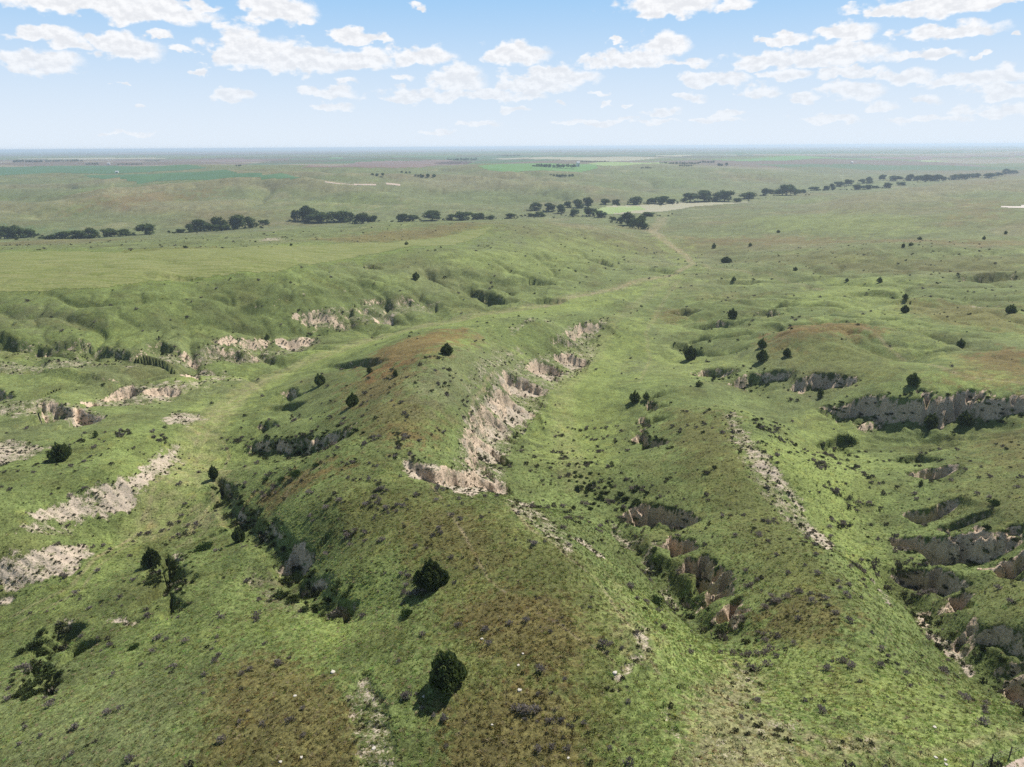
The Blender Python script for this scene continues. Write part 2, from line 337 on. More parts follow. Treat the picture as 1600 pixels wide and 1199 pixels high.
SC_BARE = np.zeros(Z.shape, np.float32)      # bare earth showing on cut banks
SC_VEG = np.zeros(Z.shape, np.float32)       # shrubby banks
DROP = np.zeros(Z.shape)
def scarp(pts, D, Lr, bare=.5, steep=.38, wob=.6, veg=.6, flute=1.0):
    P = al(pts); pad = (Lr + 3) / math.exp(P[:, 1].min())
    I, J = box_idx(P, pad); a, l = GA[I, J], GL[I, J]; r = GRr[I, J]; x, y = GX[I, J], GY[I, J]
    if a.size == 0: return
    d, t = sdist(P, a, l); d = d * r
    wb = fbm(x, y, 5.5, 3, 31 + len(pts)) * 1.6 * wob * min(1.3, D / 3) + np.abs(fbm(x, y, 2.0, 2, 57)) * .9 * wob
    Lm = float(np.hypot(*(P[1:] - P[:-1]).T).sum()) * math.exp(P[:, 1].mean()); sm = t * Lm + 13.7 * len(pts) + P[0, 0] * 900
    d = d + wb + flute * ((np.abs(perlin(sm / 2.3, d * .4, 71)) - .3) * 1.5 * min(1.2, D / 3.5) + perlin(sm / 7.0, d * .2, 72) * 1.5 * min(1.4, D / 3.5))
    taper = np.clip(np.sin(np.pi * np.clip(t, 0, 1)), 0, 1) ** .45
    # beyond the two ends distances are to the end point: let the cut die away
    Dl = D * taper * (1 + .35 * fbm(x, y, 9, 2, 77))
    w = steep * D
    rise = sstep(0, 1, np.clip(d / w, 0, 1)) * .75 + np.clip(d / w, 0, 1) * .25
    rec = 1 - sstep(w * 1.2, w + Lr, d)
    dr = Dl * rise * rec * (d > 0)
    DROP[I, J] = np.maximum(DROP[I, J], dr)
    face = sstep(-.15, .25, d) * (1 - sstep(w * 1.0, w * 1.5 + .5, d)) * np.clip(taper * 1.5, 0, 1)
    patch = np.clip(bare + .25 * fbm(x, y, 6.0, 2, 91), 0, 1)
    SC_BARE[I, J] = np.maximum(SC_BARE[I, J], face * patch)
    toe = sstep(0, .3, d) * (1 - sstep(w + Lr * .35, w + Lr * .8, d)) * taper
    SC_VEG[I, J] = np.maximum(SC_VEG[I, J], np.maximum(face * (1 - patch * .8), toe * .6) * veg)
def channel(pts, depth, hw, veg=.5):
    P = al(pts); pad = (hw * 3) / math.exp(P[:, 1].min())
    I, J = box_idx(P, pad); a, l = GA[I, J], GL[I, J]; r = GRr[I, J]; x, y = GX[I, J], GY[I, J]
    d, t = sdist(P, a, l); d = np.abs(d * r + fbm(x, y, 8, 2, 5) * hw * .5)
    dr = depth * (1 - sstep(hw * .35, hw * 1.5, d)) * np.clip(np.sin(np.pi * np.clip(t, .02, .98)) * 2, 0, 1)
    DROP[I, J] = np.maximum(DROP[I, J], dr)
    SC_VEG[I, J] = np.maximum(SC_VEG[I, J], veg * (1 - sstep(hw * .3, hw * 1.3, d)))

SCARPS = [
 # trench right of the foreground hill
 ([(962,806),(985,797),(1030,786),(1062,793),(1100,812)],4.2,5,.75),([(1018,850),(1045,836),(1080,850),(1092,858)],3.4,4,.9),([(1050,888),(1068,872),(1100,870),(1132,882),(1150,905)],4.4,5,.8),
 ([(1085,940),(1110,915),(1145,905),(1156,925)],3.2,3,.7),([(1112,960),(1140,935),(1158,930),(1170,970)],3.6,3.5,.75),
 # gullies at the right edge
 ([(1385,717),(1440,703),(1475,712)],2.2,4,.3),([(1410,742),(1450,727),(1500,722)],3.2,4,.8),([(1405,800),(1450,788),(1500,775)],3.0,4,.6),([(1455,826),(1500,806),(1560,795)],1.8,3,.4),
 ([(1386,852),(1410,838),(1470,838),(1530,831),(1600,818)],4.4,7,.95),([(1518,884),(1556,862),(1620,836)],5.0,6,.85),([(1555,900),(1620,870)],3,3,.6),([(1388,892),(1420,887),(1470,888),(1525,910)],3.8,5,.85),
 ([(1462,945),(1500,924),(1528,924)],2.8,3,.7),([(1436,935),(1446,940),(1462,970),(1485,985)],2.6,3,1.0),([(1480,1000),(1500,978),(1530,975)],3.2,4,.8),([(1505,985),(1560,985),(1620,1015)],2.4,4,.6),([(1552,1050),(1575,1043),(1640,1050)],3.6,4,.9),([(1530,1035),(1560,1022),(1620,1020)],2.2,3,.5),
 # long bank in the middle right
 ([(1275,641),(1330,622),(1400,620),(1450,609),(1510,608),(1560,615),(1640,612)],5.2,9,.7,.78,1.7),
 ([(1066,584),(1098,573),(1165,576)],3.2,6,.5,.8,1.4),([(1130,598),(1168,581),(1245,577)],3.8,7,.5,.8,1.4),([(1215,604),(1262,582),(1310,582),(1350,592)],3.8,7,.6,.8,1.4),
 ([(1080,508),(1120,502),(1168,500)],4,6,.3),([(1165,492),(1200,478),(1250,492)],5.5,8,.35),([(1040,492),(1070,486),(1102,488)],4,5,.2),([(1190,509),(1218,507),(1240,514)],2.5,4,.2),([(1040,540),(1070,533),(1110,552)],3,5,.1),
 ([(978,692),(1003,668),(1045,688)],3.4,5,.55),([(988,662),(1010,646),(1032,656)],2.8,4,.5),([(1000,634),(1013,626),(1032,634)],2.4,4,.6),([(1270,690),(1310,676),(1350,684)],2,4,.2),
 # banks on the left of the central ridge
 ([(384,690),(420,686),(480,680),(565,670)],3.2,6,.5,.7,1.4),([(424,614),(455,604),(484,610)],3,4,.35),([(513,567),(560,560),(612,562)],2.0,5,.3,.7),([(392,666),(415,655),(437,660)],2.6,4,.2),([(420,632),(450,626),(480,628)],2,4,.1),
 # brushy gully on the left flank of the hill
 ([(322,768),(346,744),(380,766)],2.6,4,.25,.6),([(356,806),(378,786),(412,800)],2.7,4,.45,.55),([(392,838),(415,822),(452,836)],2.0,4,.45,.55),([(425,872),(462,850),(502,860)],2.8,4,.55,.55),([(455,905),(478,880),(515,908)],2.6,4,.45,.55),([(515,955),(530,938),(562,938)],3.0,3,.4),
 ([(226,900),(250,862),(270,856),(286,880),(298,915)],5.6,4,.05,.75),([(240,945),(268,922),(300,945)],2.2,3,.0,.8),([(8,1082),(36,1040),(70,1026),(90,1040)],5.2,4,.03,.7),([(42,1096),(80,1046),(112,1056)],4.4,3.5,.03,.7),([(34,1030),(62,998),(96,972)],3.0,4,.03,.8),
 # bluffs left of the valley track
 ([(-20,602),(15,606),(32,616)],5,6,.3),([(22,645),(58,622),(100,628),(125,650)],5,6,.45),([(90,650),(120,635),(168,652)],3.0,5,.9),([(112,622),(145,612),(172,628)],3,5,.7),([(140,606),(205,591),(232,606)],4,6,.6),([(210,605),(245,600),(285,606)],3,5,.9),([(270,580),(308,567),(335,580)],3.5,5,.8),
 ([(322,527),(350,517),(425,515)],3.6,5,.5),([(420,518),(450,519),(494,516)],3.2,5,.95),([(300,545),(340,537),(400,541),(432,546)],4,6,.3),([(205,550),(240,526),(262,530),(280,552)],4.6,7,.2),([(30,533),(60,528),(88,545)],3.6,6,.15),([(75,538),(130,528),(170,540),(205,552)],3.8,6,.2),([(260,546),(290,540),(312,552)],3.4,5,.5),([(-20,520),(20,526),(44,540)],3,6,.1),
 ([(446,490),(500,479),(538,492)],4.5,6,.45),([(512,476),(545,469),(578,492)],4.5,6,.2),([(560,462),(590,455),(624,468)],4.5,6,.35),([(608,463),(640,461),(664,470)],3.4,6,.3),([(580,486),(600,482),(616,488)],2.6,4,.95),([(660,478),(680,472),(700,480)],3,5,.1),
 ([(700,433),(740,440),(780,462),(815,472)],5,8,.2),([(820,470),(850,468),(888,474)],3,6,.1),([(556,409),(578,410),(600,418)],4,6,.3),([(790,440),(830,436),(870,448)],3.5,6,.1),([(900,405),(940,407),(968,418)],4.5,7,.25),([(1000,420),(1040,424),(1066,430)],3,6,.3),([(250,430),(290,430),(320,432)],2,4,.2),
 ([(1320,455),(1400,458),(1440,466)],3,8,.1),([(1480,430),(1540,424),(1600,420)],5,10,.2),([(1110,440),(1150,436),(1200,440)],3,8,.1),
 ([(-20,524),(60,533),(140,531),(205,548),(250,531),(300,546),(360,541),(440,548)],3.2,12,.25,.5),([(446,494),(500,483),(560,472),(620,468),(690,474)],3.4,12,.3,.5),([(-20,575),(60,572),(160,584),(250,582)],1.6,12,.2,.6),([(340,480),(420,470),(500,452),(560,440)],2.0,12,.1,.7),([(640,420),(720,424),(800,440),(860,452)],2.6,14,.1,.6),
 # eroded scallops on the right flank of the central ridge
 ([(640,716),(676,733),(700,735),(740,733),(790,752)],3.2,5,.9),([(716,692),(730,668),(760,668),(794,695)],3.2,6,.8),([(724,722),(736,706),(760,712),(785,735)],2.4,5,.8),([(722,655),(742,628),(775,642),(806,664)],3.2,6,.7),([(760,628),(772,600),(800,612),(842,640)],3.4,6,.8),([(748,618),(760,604),(782,618)],2,4,.5),([(776,592),(790,577),(816,588),(858,608)],3.6,6,.8),([(818,574),(835,559),(860,566),(890,582)],3.2,6,.8),([(858,552),(885,545),(924,562)],3.2,6,.9),([(876,518),(905,504),(944,500)],3.6,6,.8),([(852,530),(872,523),(900,535)],2.5,5,.6),
]
for s in SCARPS:
    r0 = math.exp(al(s[0][:1])[0, 1]); um, vm_ = np.mean(s[0], axis=0); D_, st_, ba_, ve_ = s[1], (s[4] if len(s) > 4 else .38), s[3], .6
    if (um < 520 and vm_ < 668) or (um < 720 and vm_ < 500): D_, st_, ba_, ve_ = D_ * .9, max(st_, .85), min(1, ba_ + .08), .3      # worn bluffs left of the valley
    elif vm_ < 520: st_, ve_ = max(st_, .7), .35
    if 630 < um < 950 and 495 < vm_ < 760: ba_, st_ = ba_ - .22, .6
    scarp(s[0], D_, s[2] * (1 + 1.3 * min(1, max(0, (r0 - 100) / 60))), bare=ba_, steep=st_, veg=ve_, flute=s[5] if len(s) > 5 else 1.0)
channel([(955,812),(1000,862),(1040,905),(1085,955),(1150,1004)], 2.2, 2.6)
channel([(330,765),(395,835),(450,890),(505,945),(545,958)], 1.5, 1.8, .6)
channel([(1380,880),(1420,930),(1480,990),(1560,1060),(1640,1090)], 2.2, 3.0)
Z -= DROP
# rills down bare slopes
BARE_POLYS = [  # (polygon in the picture, strength)
 ([(-20,628),(60,618),(130,630),(172,650),(150,660),(60,656),(-20,652)],.62),([(118,620),(200,590),(290,598),(350,572),(372,580),(290,612),(210,630),(140,634)],.66),([(215,546),(280,540),(340,532),(440,530),(500,512),(502,525),(430,550),(330,556),(240,560)],.58),([(440,492),(500,478),(560,464),(620,460),(690,470),(680,482),(600,490),(520,500)],.52),([(-20,532),(60,528),(140,530),(205,545),(190,556),(60,550),(-20,548)],.42),
 ([(700,740),(712,690),(722,645),(752,606),(780,575),(830,553),(880,540),(888,506),(950,496),(935,520),(932,562),(892,592),(862,616),(842,646),(808,672),(797,702),(792,760),(750,772)],.54),
 ([(1434,936),(1449,936),(1464,968),(1490,984),(1516,1000),(1524,1036),(1510,1030),(1494,1006),(1460,986),(1440,960)],1),([(1012,846),(1026,838),(1022,880),(1008,876)],.8),([(953,810),(966,820),(1012,838),(1000,843),(958,830)],.7),([(1385,842),(1400,842),(1415,860),(1400,860)],.9),([(1030,905),(1046,888),(1050,900),(1062,930),(1048,925)],.6),
 ([(40,798),(120,770),(200,745),(262,690),(282,695),(270,735),(215,775),(205,798),(120,815),(60,812)],1),
 ([(-20,880),(40,858),(130,848),(145,865),(110,895),(20,922),(-20,925)],1),([(-20,925),(20,930),(10,945),(-20,950)],1),([(20,820),(70,815),(140,832),(70,836),(15,832)],.7),
 ([(-20,695),(20,683),(80,695),(45,712),(-20,725)],.85),([(255,655),(275,645),(312,648),(318,658),(290,668),(262,664)],.85),
 ([(20,640),(50,625),(60,645),(40,655)],.6),([(95,655),(110,640),(165,650),(155,657)],1),([(140,622),(160,610),(180,630),(185,637)],.7),([(165,605),(185,598),(205,618),(190,622)],.6),([(205,612),(230,600),(290,606),(250,618)],.9),([(285,575),(310,565),(345,578),(300,585)],.9),([(210,625),(280,607),(350,590),(400,578),(395,585),(280,618),(230,633)],.55),
 ([(330,520),(425,515),(425,525),(340,530)],.6),([(430,520),(500,515),(480,527),(440,528)],1),([(350,545),(470,538),(460,548),(380,552)],.55),([(220,545),(240,535),(235,552)],.6),
 ([(-20,558),(100,554),(200,558),(245,566),(100,574),(-20,580)],.6),
 ([(450,485),(490,480),(535,490),(520,498),(470,492)],.55),([(580,484),(612,484),(616,490),(590,489)],1),([(555,462),(580,458),(580,472)],.5),
 ([(625,712),(650,722),(700,736),(745,733),(790,752),(786,772),(740,775),(690,760),(650,745),(635,738)],1),
 ([(715,685),(735,668),(765,672),(793,700),(775,712),(740,700)],.9),([(722,715),(740,708),(790,738),(780,742),(740,730)],.8),([(724,652),(745,630),(770,640),(808,665),(780,672),(745,668)],.85),([(752,620),(770,600),(800,612),(842,642),(815,648),(780,640)],1),([(775,590),(790,578),(815,588),(860,608),(835,612),(805,600)],1),([(820,572),(838,560),(890,580),(870,592),(840,588)],.95),([(865,552),(890,547),(928,562),(890,566)],1),([(870,530),(890,510),(945,498),(950,505),(905,520)],.7),([(845,525),(905,545),(935,550),(880,545)],.5),
 ([(720,600),(770,545),(815,535),(815,550),(760,585),(735,615)],.56),([(790,515),(860,500),(870,505),(800,524)],.58),
 ([(1128,642),(1152,646),(1185,690),(1205,735),(1235,775),(1275,825),(1305,855),(1295,862),(1255,835),(1205,790),(1165,735),(1145,690)],.64),
 ([(1165,700),(1180,690),(1215,725),(1245,770),(1262,800),(1248,800),(1215,760),(1185,735)],.85),([(1255,822),(1270,818),(1308,852),(1295,866)],1),
 ([(785,778),(830,785),(838,795),(870,822),(905,858),(885,866),(845,832),(800,798)],.68),([(805,782),(832,783),(834,792),(812,790)],.95),([(882,836),(905,838),(925,848),(945,868),(935,870),(915,855),(890,842)],1),
 ([(535,1085),(568,1050),(600,1090),(615,1150),(630,1260),(570,1260),(550,1140)],.66),([(985,985),(1010,975),(1020,1000),(1005,1030),(975,1060),(955,1095),(942,1090),(960,1055),(990,1015)],.68),([(1030,1105),(1048,1098),(1060,1140),(1085,1170),(1070,1170),(1045,1140)],.62),
 ([(1140,1040),(1180,1040),(1200,1080),(1170,1110),(1130,1090)],.5),([(1290,1150),(1380,1150),(1390,1175),(1280,1180)],.45),([(1070,1150),(1250,1120),(1260,1180),(1090,1260)],.42),
 ([(165,965),(180,955),(215,968),(205,975)],.9),([(95,965),(120,965),(112,972),(98,974)],.8),([(265,870),(275,852),(292,870),(285,882)],.7),([(345,885),(352,900),(345,905)],.6),([(1360,905),(1368,905),(1392,948),(1384,948)],.95),([(1060,932),(1068,938),(1088,968),(1080,970)],.9),
 ([(1100,752),(1180,800),(1120,760)],.2),([(905,705),(915,725),(908,728)],.6),([(380,905),(400,890),(430,925),(450,945),(430,940)],.5),
 ([(400,372),(440,369),(440,376),(405,377)],.75),([(1510,480),(1575,476),(1575,480),(1520,484)],.6),
]
WARP = fbm(GA, GL, .02, 4, 201, .6)          # ragged outlines for every patch
WARP2 = fbm(GA, GL, .006, 3, 301, .6)
def mask(pts, soft=.006, warp=.010, Zg=None):
    P = al(pts, Zg); I, J = box_idx(P, soft * 3 + warp * 2)
    d = poly_sd(P, GA[I, J], GL[I, J]) + WARP[I, J] * warp * 1.6 + WARP2[I, J] * warp * .7
    return (I, J), 1 - sstep(-soft, soft, d)
BARE = np.zeros(Z.shape, np.float32)
for pts, s in BARE_POLYS:
    ij, m = mask(pts, .008, .010)
    BARE[ij] = np.maximum(BARE[ij], m * s)
ribs = -fbm(GX * .30 + GY, (GX - .3 * GY) * .16, 3.4, 3, 41, .6, True)
Z += np.maximum(BARE, .6 * SC_BARE) * (ribs * .75) * sstep(1.5, 4, 3.2 / cell)
Z += (np.maximum(SC_BARE, SC_VEG) * fbm(GX, GY, 2.4, 3, 61, .6) * .45) * sstep(1.5, 4, 2.4 / cell)
# hummocky turf
Z += hoct(3.2, .075, 17, 2) * (1 + 1.5 * SC_VEG) + hoct(.9, .045, 18, 2)
Z += CAM_Z * 0
# slope
dzl = np.gradient(Z, axis=0) / np.gradient(RR)[:, None]
dza = np.gradient(Z[:, :NA], axis=1) / (GRr[:, :NA] * (azd[1] - azd[0]))
SLOPE = np.zeros(Z.shape); SLOPE[:, :NA] = np.hypot(dzl[:, :NA], dza)
#@@COLOUR
# ------------------------------------------------------------------ what grows where
C = {k: np.array(v, np.float32) for k, v in dict(green=(.111,.140,.045), bright=(.172,.210,.060), olive=(.100,.104,.033), brown=(.106,.084,.032), red=(.140,.078,.032),
     grey=(.118,.120,.066), dark=(.048,.062,.020), pale=(.400,.330,.260), straw=(.250,.205,.125), field=(.120,.158,.040), crop=(.062,.120,.050), tan=(.220,.185,.125), soil=(.140,.100,.082), bank=(.490,.355,.245)).items()}
ALB = np.empty(Z.shape + (3,), np.float32); ALB[:] = C['green']
def blend(m, col, I=slice(None), J=slice(None)):
    ALB[I, J] += (col - ALB[I, J]) * m[..., None]
nA = fbm(GX, GY, 38, 4, 401, .6); nB = fbm(GX, GY, 14, 4, 402, .6); nC = fbm(GX, GY, 120, 4, 403, .6); nD = fbm(GX, GY, 5, 3, 404, .6)
blend(sstep(.05, .55, nA) * .55, C['bright']); blend(sstep(.05, .5, -nB) * .5, C['olive']); blend(sstep(.0, .5, nC) * .45, C['grey'])
blend(sstep(.15, .6, -nA + .3 * nB) * .35, C['brown'])
# far rangeland is greyer and browner
fr = sstep(math.log(260), math.log(900), GL)
nE = fbm(GX, GY, 260, 5, 405, .6); nF = fbm(GX, GY, 90, 4, 406, .6)
blend(fr * .45, C['grey']); blend(fr * sstep(.05, .5, nE) * .34, C['red'] * .8); blend(fr * sstep(.0, .45, -nE + .4 * nF) * .6, C['green'] * 1.08)
blend(fr * sstep(.1, .45, nF) * .30, C['straw'])
rd_ = np.clip(RIDGE / 11, -1, 1); blend(fr * sstep(.0, .6, rd_) * .35, C['straw'] * .8); blend(fr * sstep(.0, .6, -rd_) * .5, C['green'] * .85)
mott = 1 + .24 * np.clip(nD, -1, 1) + .30 * np.clip(nB, -1, 1) + .20 * np.clip(nA, -1, 1)
ALB *= mott[..., None]
# farmland beyond: strips and squares of crops and stubble
fl_ = sstep(math.log(2300), math.log(3000), GL)
cx_ = np.floor(GX / (1200 + GY * .12) + .37 * np.floor(GY / 1500)); cy_ = np.floor(np.log(np.maximum(GY, 100)) * 7.0)
hh = (hash2(cx_.astype(np.int64) + 500, cy_.astype(np.int64) + 500, 9) & np.uint32(1023)) / 1023.0
fcol = np.empty_like(ALB); fcol[:] = C['grey']
for lo, hi, c in ((0, .18, C['crop'] * 1.0), (.18, .40, C['green']), (.40, .62, C['soil']), (.62, .75, C['tan']), (.75, .88, C['grey'] * .75)):
    fcol[(hh >= lo) & (hh < hi)] = c
ALB += (fcol * .9 - ALB) * (fl_ * .85)[..., None]

PATCH = [ # (colour, strength, polygon in the picture)
 ('olive',.85,[(520,790),(640,770),(780,790),(890,865),(960,940),(1000,990),(950,1060),(925,1199),(680,1199),(690,1050),(680,950),(640,880),(520,850)]),
 ('brown',.85,[(690,960),(780,920),(880,930),(930,1000),(880,1060),(760,1030)]),('brown',.9,[(690,1110),(800,1060),(900,1090),(930,1199),(700,1199)]),('brown',.6,[(640,800),(730,800),(800,870),(760,900),(640,860)]),
 ('brown',.85,[(330,1060),(420,1020),(520,1060),(560,1100),(570,1199),(310,1199)]),('olive',.6,[(480,780),(560,740),(680,770),(700,800),(560,830)]),
 ('red',.75,[(400,775),(450,745),(520,725),(555,728),(470,765),(430,790)]),('red',.85,[(570,560),(620,535),(720,512),(740,520),(690,548),(640,565),(590,590)]),('red',.55,[(540,600),(620,570),(660,580),(600,620),(545,640)]),('brown',.7,[(560,640),(640,620),(700,640),(660,700),(580,690)]),('red',.5,[(620,670),(660,675),(650,700),(620,700)]),
 ('red',.85,[(1190,535),(1240,512),(1300,503),(1370,508),(1390,520),(1290,525),(1220,545)]),('red',.75,[(1500,555),(1560,545),(1640,550),(1640,605),(1560,600),(1490,590)]),('red',.4,[(1380,480),(1430,470),(1560,480),(1620,500),(1600,520),(1480,505)]),('olive',.7,[(1180,560),(1240,530),(1380,540),(1440,590),(1300,600)]),
 ('brown',.6,[(1050,640),(1130,640),(1160,720),(1140,760),(1060,700)]),('olive',.8,[(1050,720),(1140,660),(1170,720),(1240,820),(1300,900),(1340,960),(1280,1010),(1200,980),(1150,850)]),('brown',.75,[(1180,960),(1250,930),(1330,960),(1290,1010),(1200,1000)]),('brown',.75,[(1260,1070),(1320,1040),(1340,1080),(1290,1090)]),
 ('olive',.7,[(1500,700),(1620,660),(1620,800),(1520,780)]),('brown',.5,[(1540,670),(1620,650),(1620,720),(1560,730)]),('olive',.6,[(1500,930),(1620,880),(1620,960),(1560,980)]),
 ('brown',.5,[(1080,470),(1130,455),(1180,462),(1150,475)]),('red',.45,[(1020,500),(1050,490),(1070,500),(1040,505)]),
 ('bright',.9,[(300,640),(420,585),(520,545),(640,512),(800,485),(960,460),(1060,432),(1075,440),(960,475),(860,492),(740,505),(560,545),(450,590),(360,650),(330,720),(300,720)]),
 ('bright',.6,[(200,800),(300,700),(340,720),(310,800),(240,850),(100,960),(40,980)]),('bright',.8,[(860,590),(930,545),(1000,500),(1010,540),(960,600),(970,700),(960,760),(900,770),(830,700),(830,640)]),
 ('bright',.75,[(1180,700),(1280,640),(1330,660),(1340,780),(1390,900),(1360,940),(1310,860)]),('bright',.8,[(1380,470),(1420,440),(1300,430),(1240,470),(1330,490),(1440,545),(1560,590),(1620,595),(1480,570)]),('bright',.6,[(1000,555),(1060,545),(1170,560),(1170,570),(1070,572),(1020,600)]),
 ('bright',.55,[(1100,1000),(1220,1010),(1400,1040),(1560,1100),(1500,1199),(1350,1120),(1180,1100),(1000,1010),(930,900),(1000,920)]),('bright',.9,[(235,960),(255,940),(262,955),(245,985)]),('bright',.7,[(550,935),(580,900),(600,940),(570,960)]),
 ('bright',.9,[(230,590),(330,580),(390,575),(300,605),(240,615)]),
 ('field',.95,[(-60,460),(-60,396),(200,393),(450,383),(620,376),(780,352),(760,368),(700,385),(560,403),(430,428),(300,440),(150,450)]),
 ('dark',.45,[(-20,470),(120,480),(260,470),(420,440),(560,430),(620,455),(480,480),(300,520),(-20,520)]),('grey',.5,[(-20,480),(90,478),(140,505),(80,515),(-20,512)]),
 ('red',.5,[(480,372),(570,362),(700,352),(760,352),(700,372),(560,378)]),('red',.4,[(200,395),(330,385),(360,388),(280,393)]),
 ('bright',.7,[(1020,370),(1050,372),(1100,415),(1080,425),(1040,400)]),('bright',.5,[(700,400),(850,370),(960,380),(1000,410),(880,440),(760,420)]),
 ('red',.5,[(1080,372),(1300,370),(1500,378),(1620,372),(1620,382),(1500,388),(1250,384),(1090,380)]),('red',.4,[(1480,270),(1620,262),(1620,285),(1500,290)]),('brown',.45,[(1120,405),(1260,395),(1420,405),(1620,400),(1620,440),(1480,420),(1300,425)]),
 ('bright',.4,[(1150,345),(1320,330),(1460,345),(1400,365),(1200,362)]),('red',.4,[(1500,320),(1560,318),(1550,345),(1500,350)]),
 ('red',.55,[(130,325),(230,308),(330,302),(300,312),(200,325)]),('straw',.35,[(120,318),(200,305),(250,296),(245,302),(180,316)]),('crop',.55,[(-20,370),(-20,352),(70,358),(130,362),(60,370)]),('bright',.4,[(430,330),(520,305),(600,300),(540,312),(470,330)]),('straw',.35,[(560,312),(640,312),(620,322),(560,320)]),
 ('straw',.55,[(1080,1100),(1150,1040),(1190,1060),(1180,1110),(1250,1140),(1240,1199),(1060,1199)]),('straw',.5,[(1270,1150),(1390,1150),(1400,1185),(1270,1190)]),('grey',.3,[(300,1060),(100,1030),(-60,1080),(-60,1199),(250,1199)]),
 ('grey',.55,[(690,560),(770,530),(830,560),(780,600),(720,640),(660,650),(650,600)]),('dark',.6,[(890,720),(960,730),(1010,780),(960,800),(900,780)]),('straw',.3,[(960,905),(1010,980),(1040,1000),(1000,1040),(970,1000)]),
 ('soil',.5,[(400,900),(430,910),(470,950),(440,950)]),('straw',.5,[(280,820),(330,780),(350,740),(345,800),(300,840)]),
]
NFINE = fbm(GX, GY, 2.2, 4, 407, .7)
for c, s, pts in PATCH:
    pts = [(u, v + 90 if v >= 1195 else v) for (u, v) in pts]
    ij, m = mask(pts, .034, .050)
    m = .45 * m + .55 * sstep(.25, .75, m + .55 * NFINE[ij] + .25 * nD[ij]) * (m > .02)
    blend(np.clip(m * s * (.80 + .35 * np.clip(nB[ij], -1, 1)), 0, 1), C[c], *ij)
# vehicle tracks and cattle trails worn through the turf: (points, half width m, strength)
TRAILS = [
 ([(235,830),(290,740),(345,640),(400,597),(480,560),(600,522),(720,498),(850,478),(960,455),(1050,432)],4.0,.36),([(900,760),(880,680),(880,610),(930,545),(985,490),(1050,435)],3.0,.2),
 ([(20,965),(110,915),(190,850),(235,790),(280,730),(310,680),(345,640),(400,597),(520,550),(680,508),(850,480)],.4,.6),([(30,975),(125,920),(205,850),(250,790),(292,735),(318,690),(352,645),(405,600)],.28,.5),
 ([(520,1010),(560,1060),(590,1120),(590,1199)],.2,.15),([(700,800),(740,860),(760,900),(790,925)],.12,.8),([(860,965),(905,1000),(945,1020),(962,1035)],.12,.8),([(885,865),(935,905),(975,965),(1000,995),(1030,1050)],.2,.6),([(790,785),(830,830),(885,865)],.3,.6),
 ([(735,640),(740,620),(765,590),(775,580)],.25,.7),([(445,785),(450,765),(470,745),(500,728)],.25,.6),([(640,712),(665,750),(690,778)],.2,.7),
 ([(850,480),(960,455),(1050,432),(1090,415),(1060,390),(1030,370),(1015,358)],2.2,.75),([(1090,415),(1110,425),(1200,430),(1300,450)],.8,.35),([(1350,515),(1420,555),(1500,585),(1600,598)],.6,.5),([(1130,645),(1160,680),(1180,720),(1210,770),(1255,820)],.25,.4),
 ([(1035,340),(1030,352),(1010,360)],3,.5),([(350,690),(360,710),(340,740),(330,780),(300,830)],.25,.45),([(1000,600),(1015,560),(1010,520),(1040,470),(1060,440)],.4,.25),
 ([(1420,1180),(1480,1165),(1550,1150),(1620,1135)],.35,.4),
]
TR = np.zeros(Z.shape, np.float32)
for pts, hw, s in TRAILS:
    P = al(pts); I, J = box_idx(P, .05)
    d, t = sdist(P, GA[I, J], GL[I, J]); d = np.abs(d * GRr[I, J] + fbm(GX[I, J], GY[I, J], 3, 2, 81) * .25 + fbm(GX[I, J], GY[I, J], 14, 2, 82) * .7 * (hw > .15))
    w = np.maximum(hw, cell[I, J] * .6)
    TR[I, J] = np.maximum(TR[I, J], s * (1 - sstep(w * .5, w * 1.6, d)) * (.55 + .45 * np.clip(.5 + nD[I, J], 0, 1)))
TR *= (.45 + .75 * sstep(-.3, .3, fbm(GX, GY, 2.2, 2, 83)))
blend(np.clip(TR, 0, 1), C['straw'])
Z -= TR * .05
# bare earth
steepb = sstep(.75, 1.4, SLOPE) * SC_BARE
blend(np.clip(SC_VEG * .42, 0, 1), C['dark'])
bankcol = C['bank'] * (1 + .25 * nD[..., None]) 
fb = np.clip(SC_BARE * (.35 + .65 * sstep(.5, 1.1, SLOPE)), 0, 1)
BARE_OUT = np.clip(BARE * (.85 + .3 * nD), 0, 1)
# rim of loose pale soil along the foot of cut banks
WHITE = (BARE_OUT).astype(np.float32)

# ------------------------------------------------------------------ meshes and materials
def mesh_from(name, V, F, mat=None, smooth=False, cols=None, floats=None):
    V = np.asarray(V, np.float32); F = np.asarray(F, np.int32)
    me = bpy.data.meshes.new(name)
    me.vertices.add(len(V)); me.vertices.foreach_set('co', V.ravel())
    k = F.shape[1]
    me.loops.add(F.size); me.loops.foreach_set('vertex_index', F.ravel())
    me.polygons.add(len(F)); me.polygons.foreach_set('loop_start', np.arange(0, F.size, k, dtype=np.int32))
    me.polygons.foreach_set('loop_total', np.full(len(F), k, np.int32))
    me.polygons.foreach_set('use_smooth', np.full(len(F), smooth, bool))
    for nm, c in (cols or {}).items():
        at = me.attributes.new(nm, 'FLOAT_COLOR', 'POINT'); at.data.foreach_set('color', np.c_[c, np.ones(len(c))].astype(np.float32).ravel())
    for nm, c in (floats or {}).items():
        at = me.attributes.new(nm, 'FLOAT', 'POINT'); at.data.foreach_set('value', np.asarray(c, np.float32).ravel())
    me.update(calc_edges=True)
    if mat: me.materials.append(mat)
    return me
def link(name, me, parent=None, label=None, cat=None, group=None, kind=None, loc=None):
    o = bpy.data.objects.new(name, me); COL.objects.link(o)
    if parent: o.parent = parent
    if label: o['label'] = label
    if cat: o['category'] = cat
    if group: o['group'] = group
    if kind: o['kind'] = kind
    if loc is not None: o.location = loc
    return o
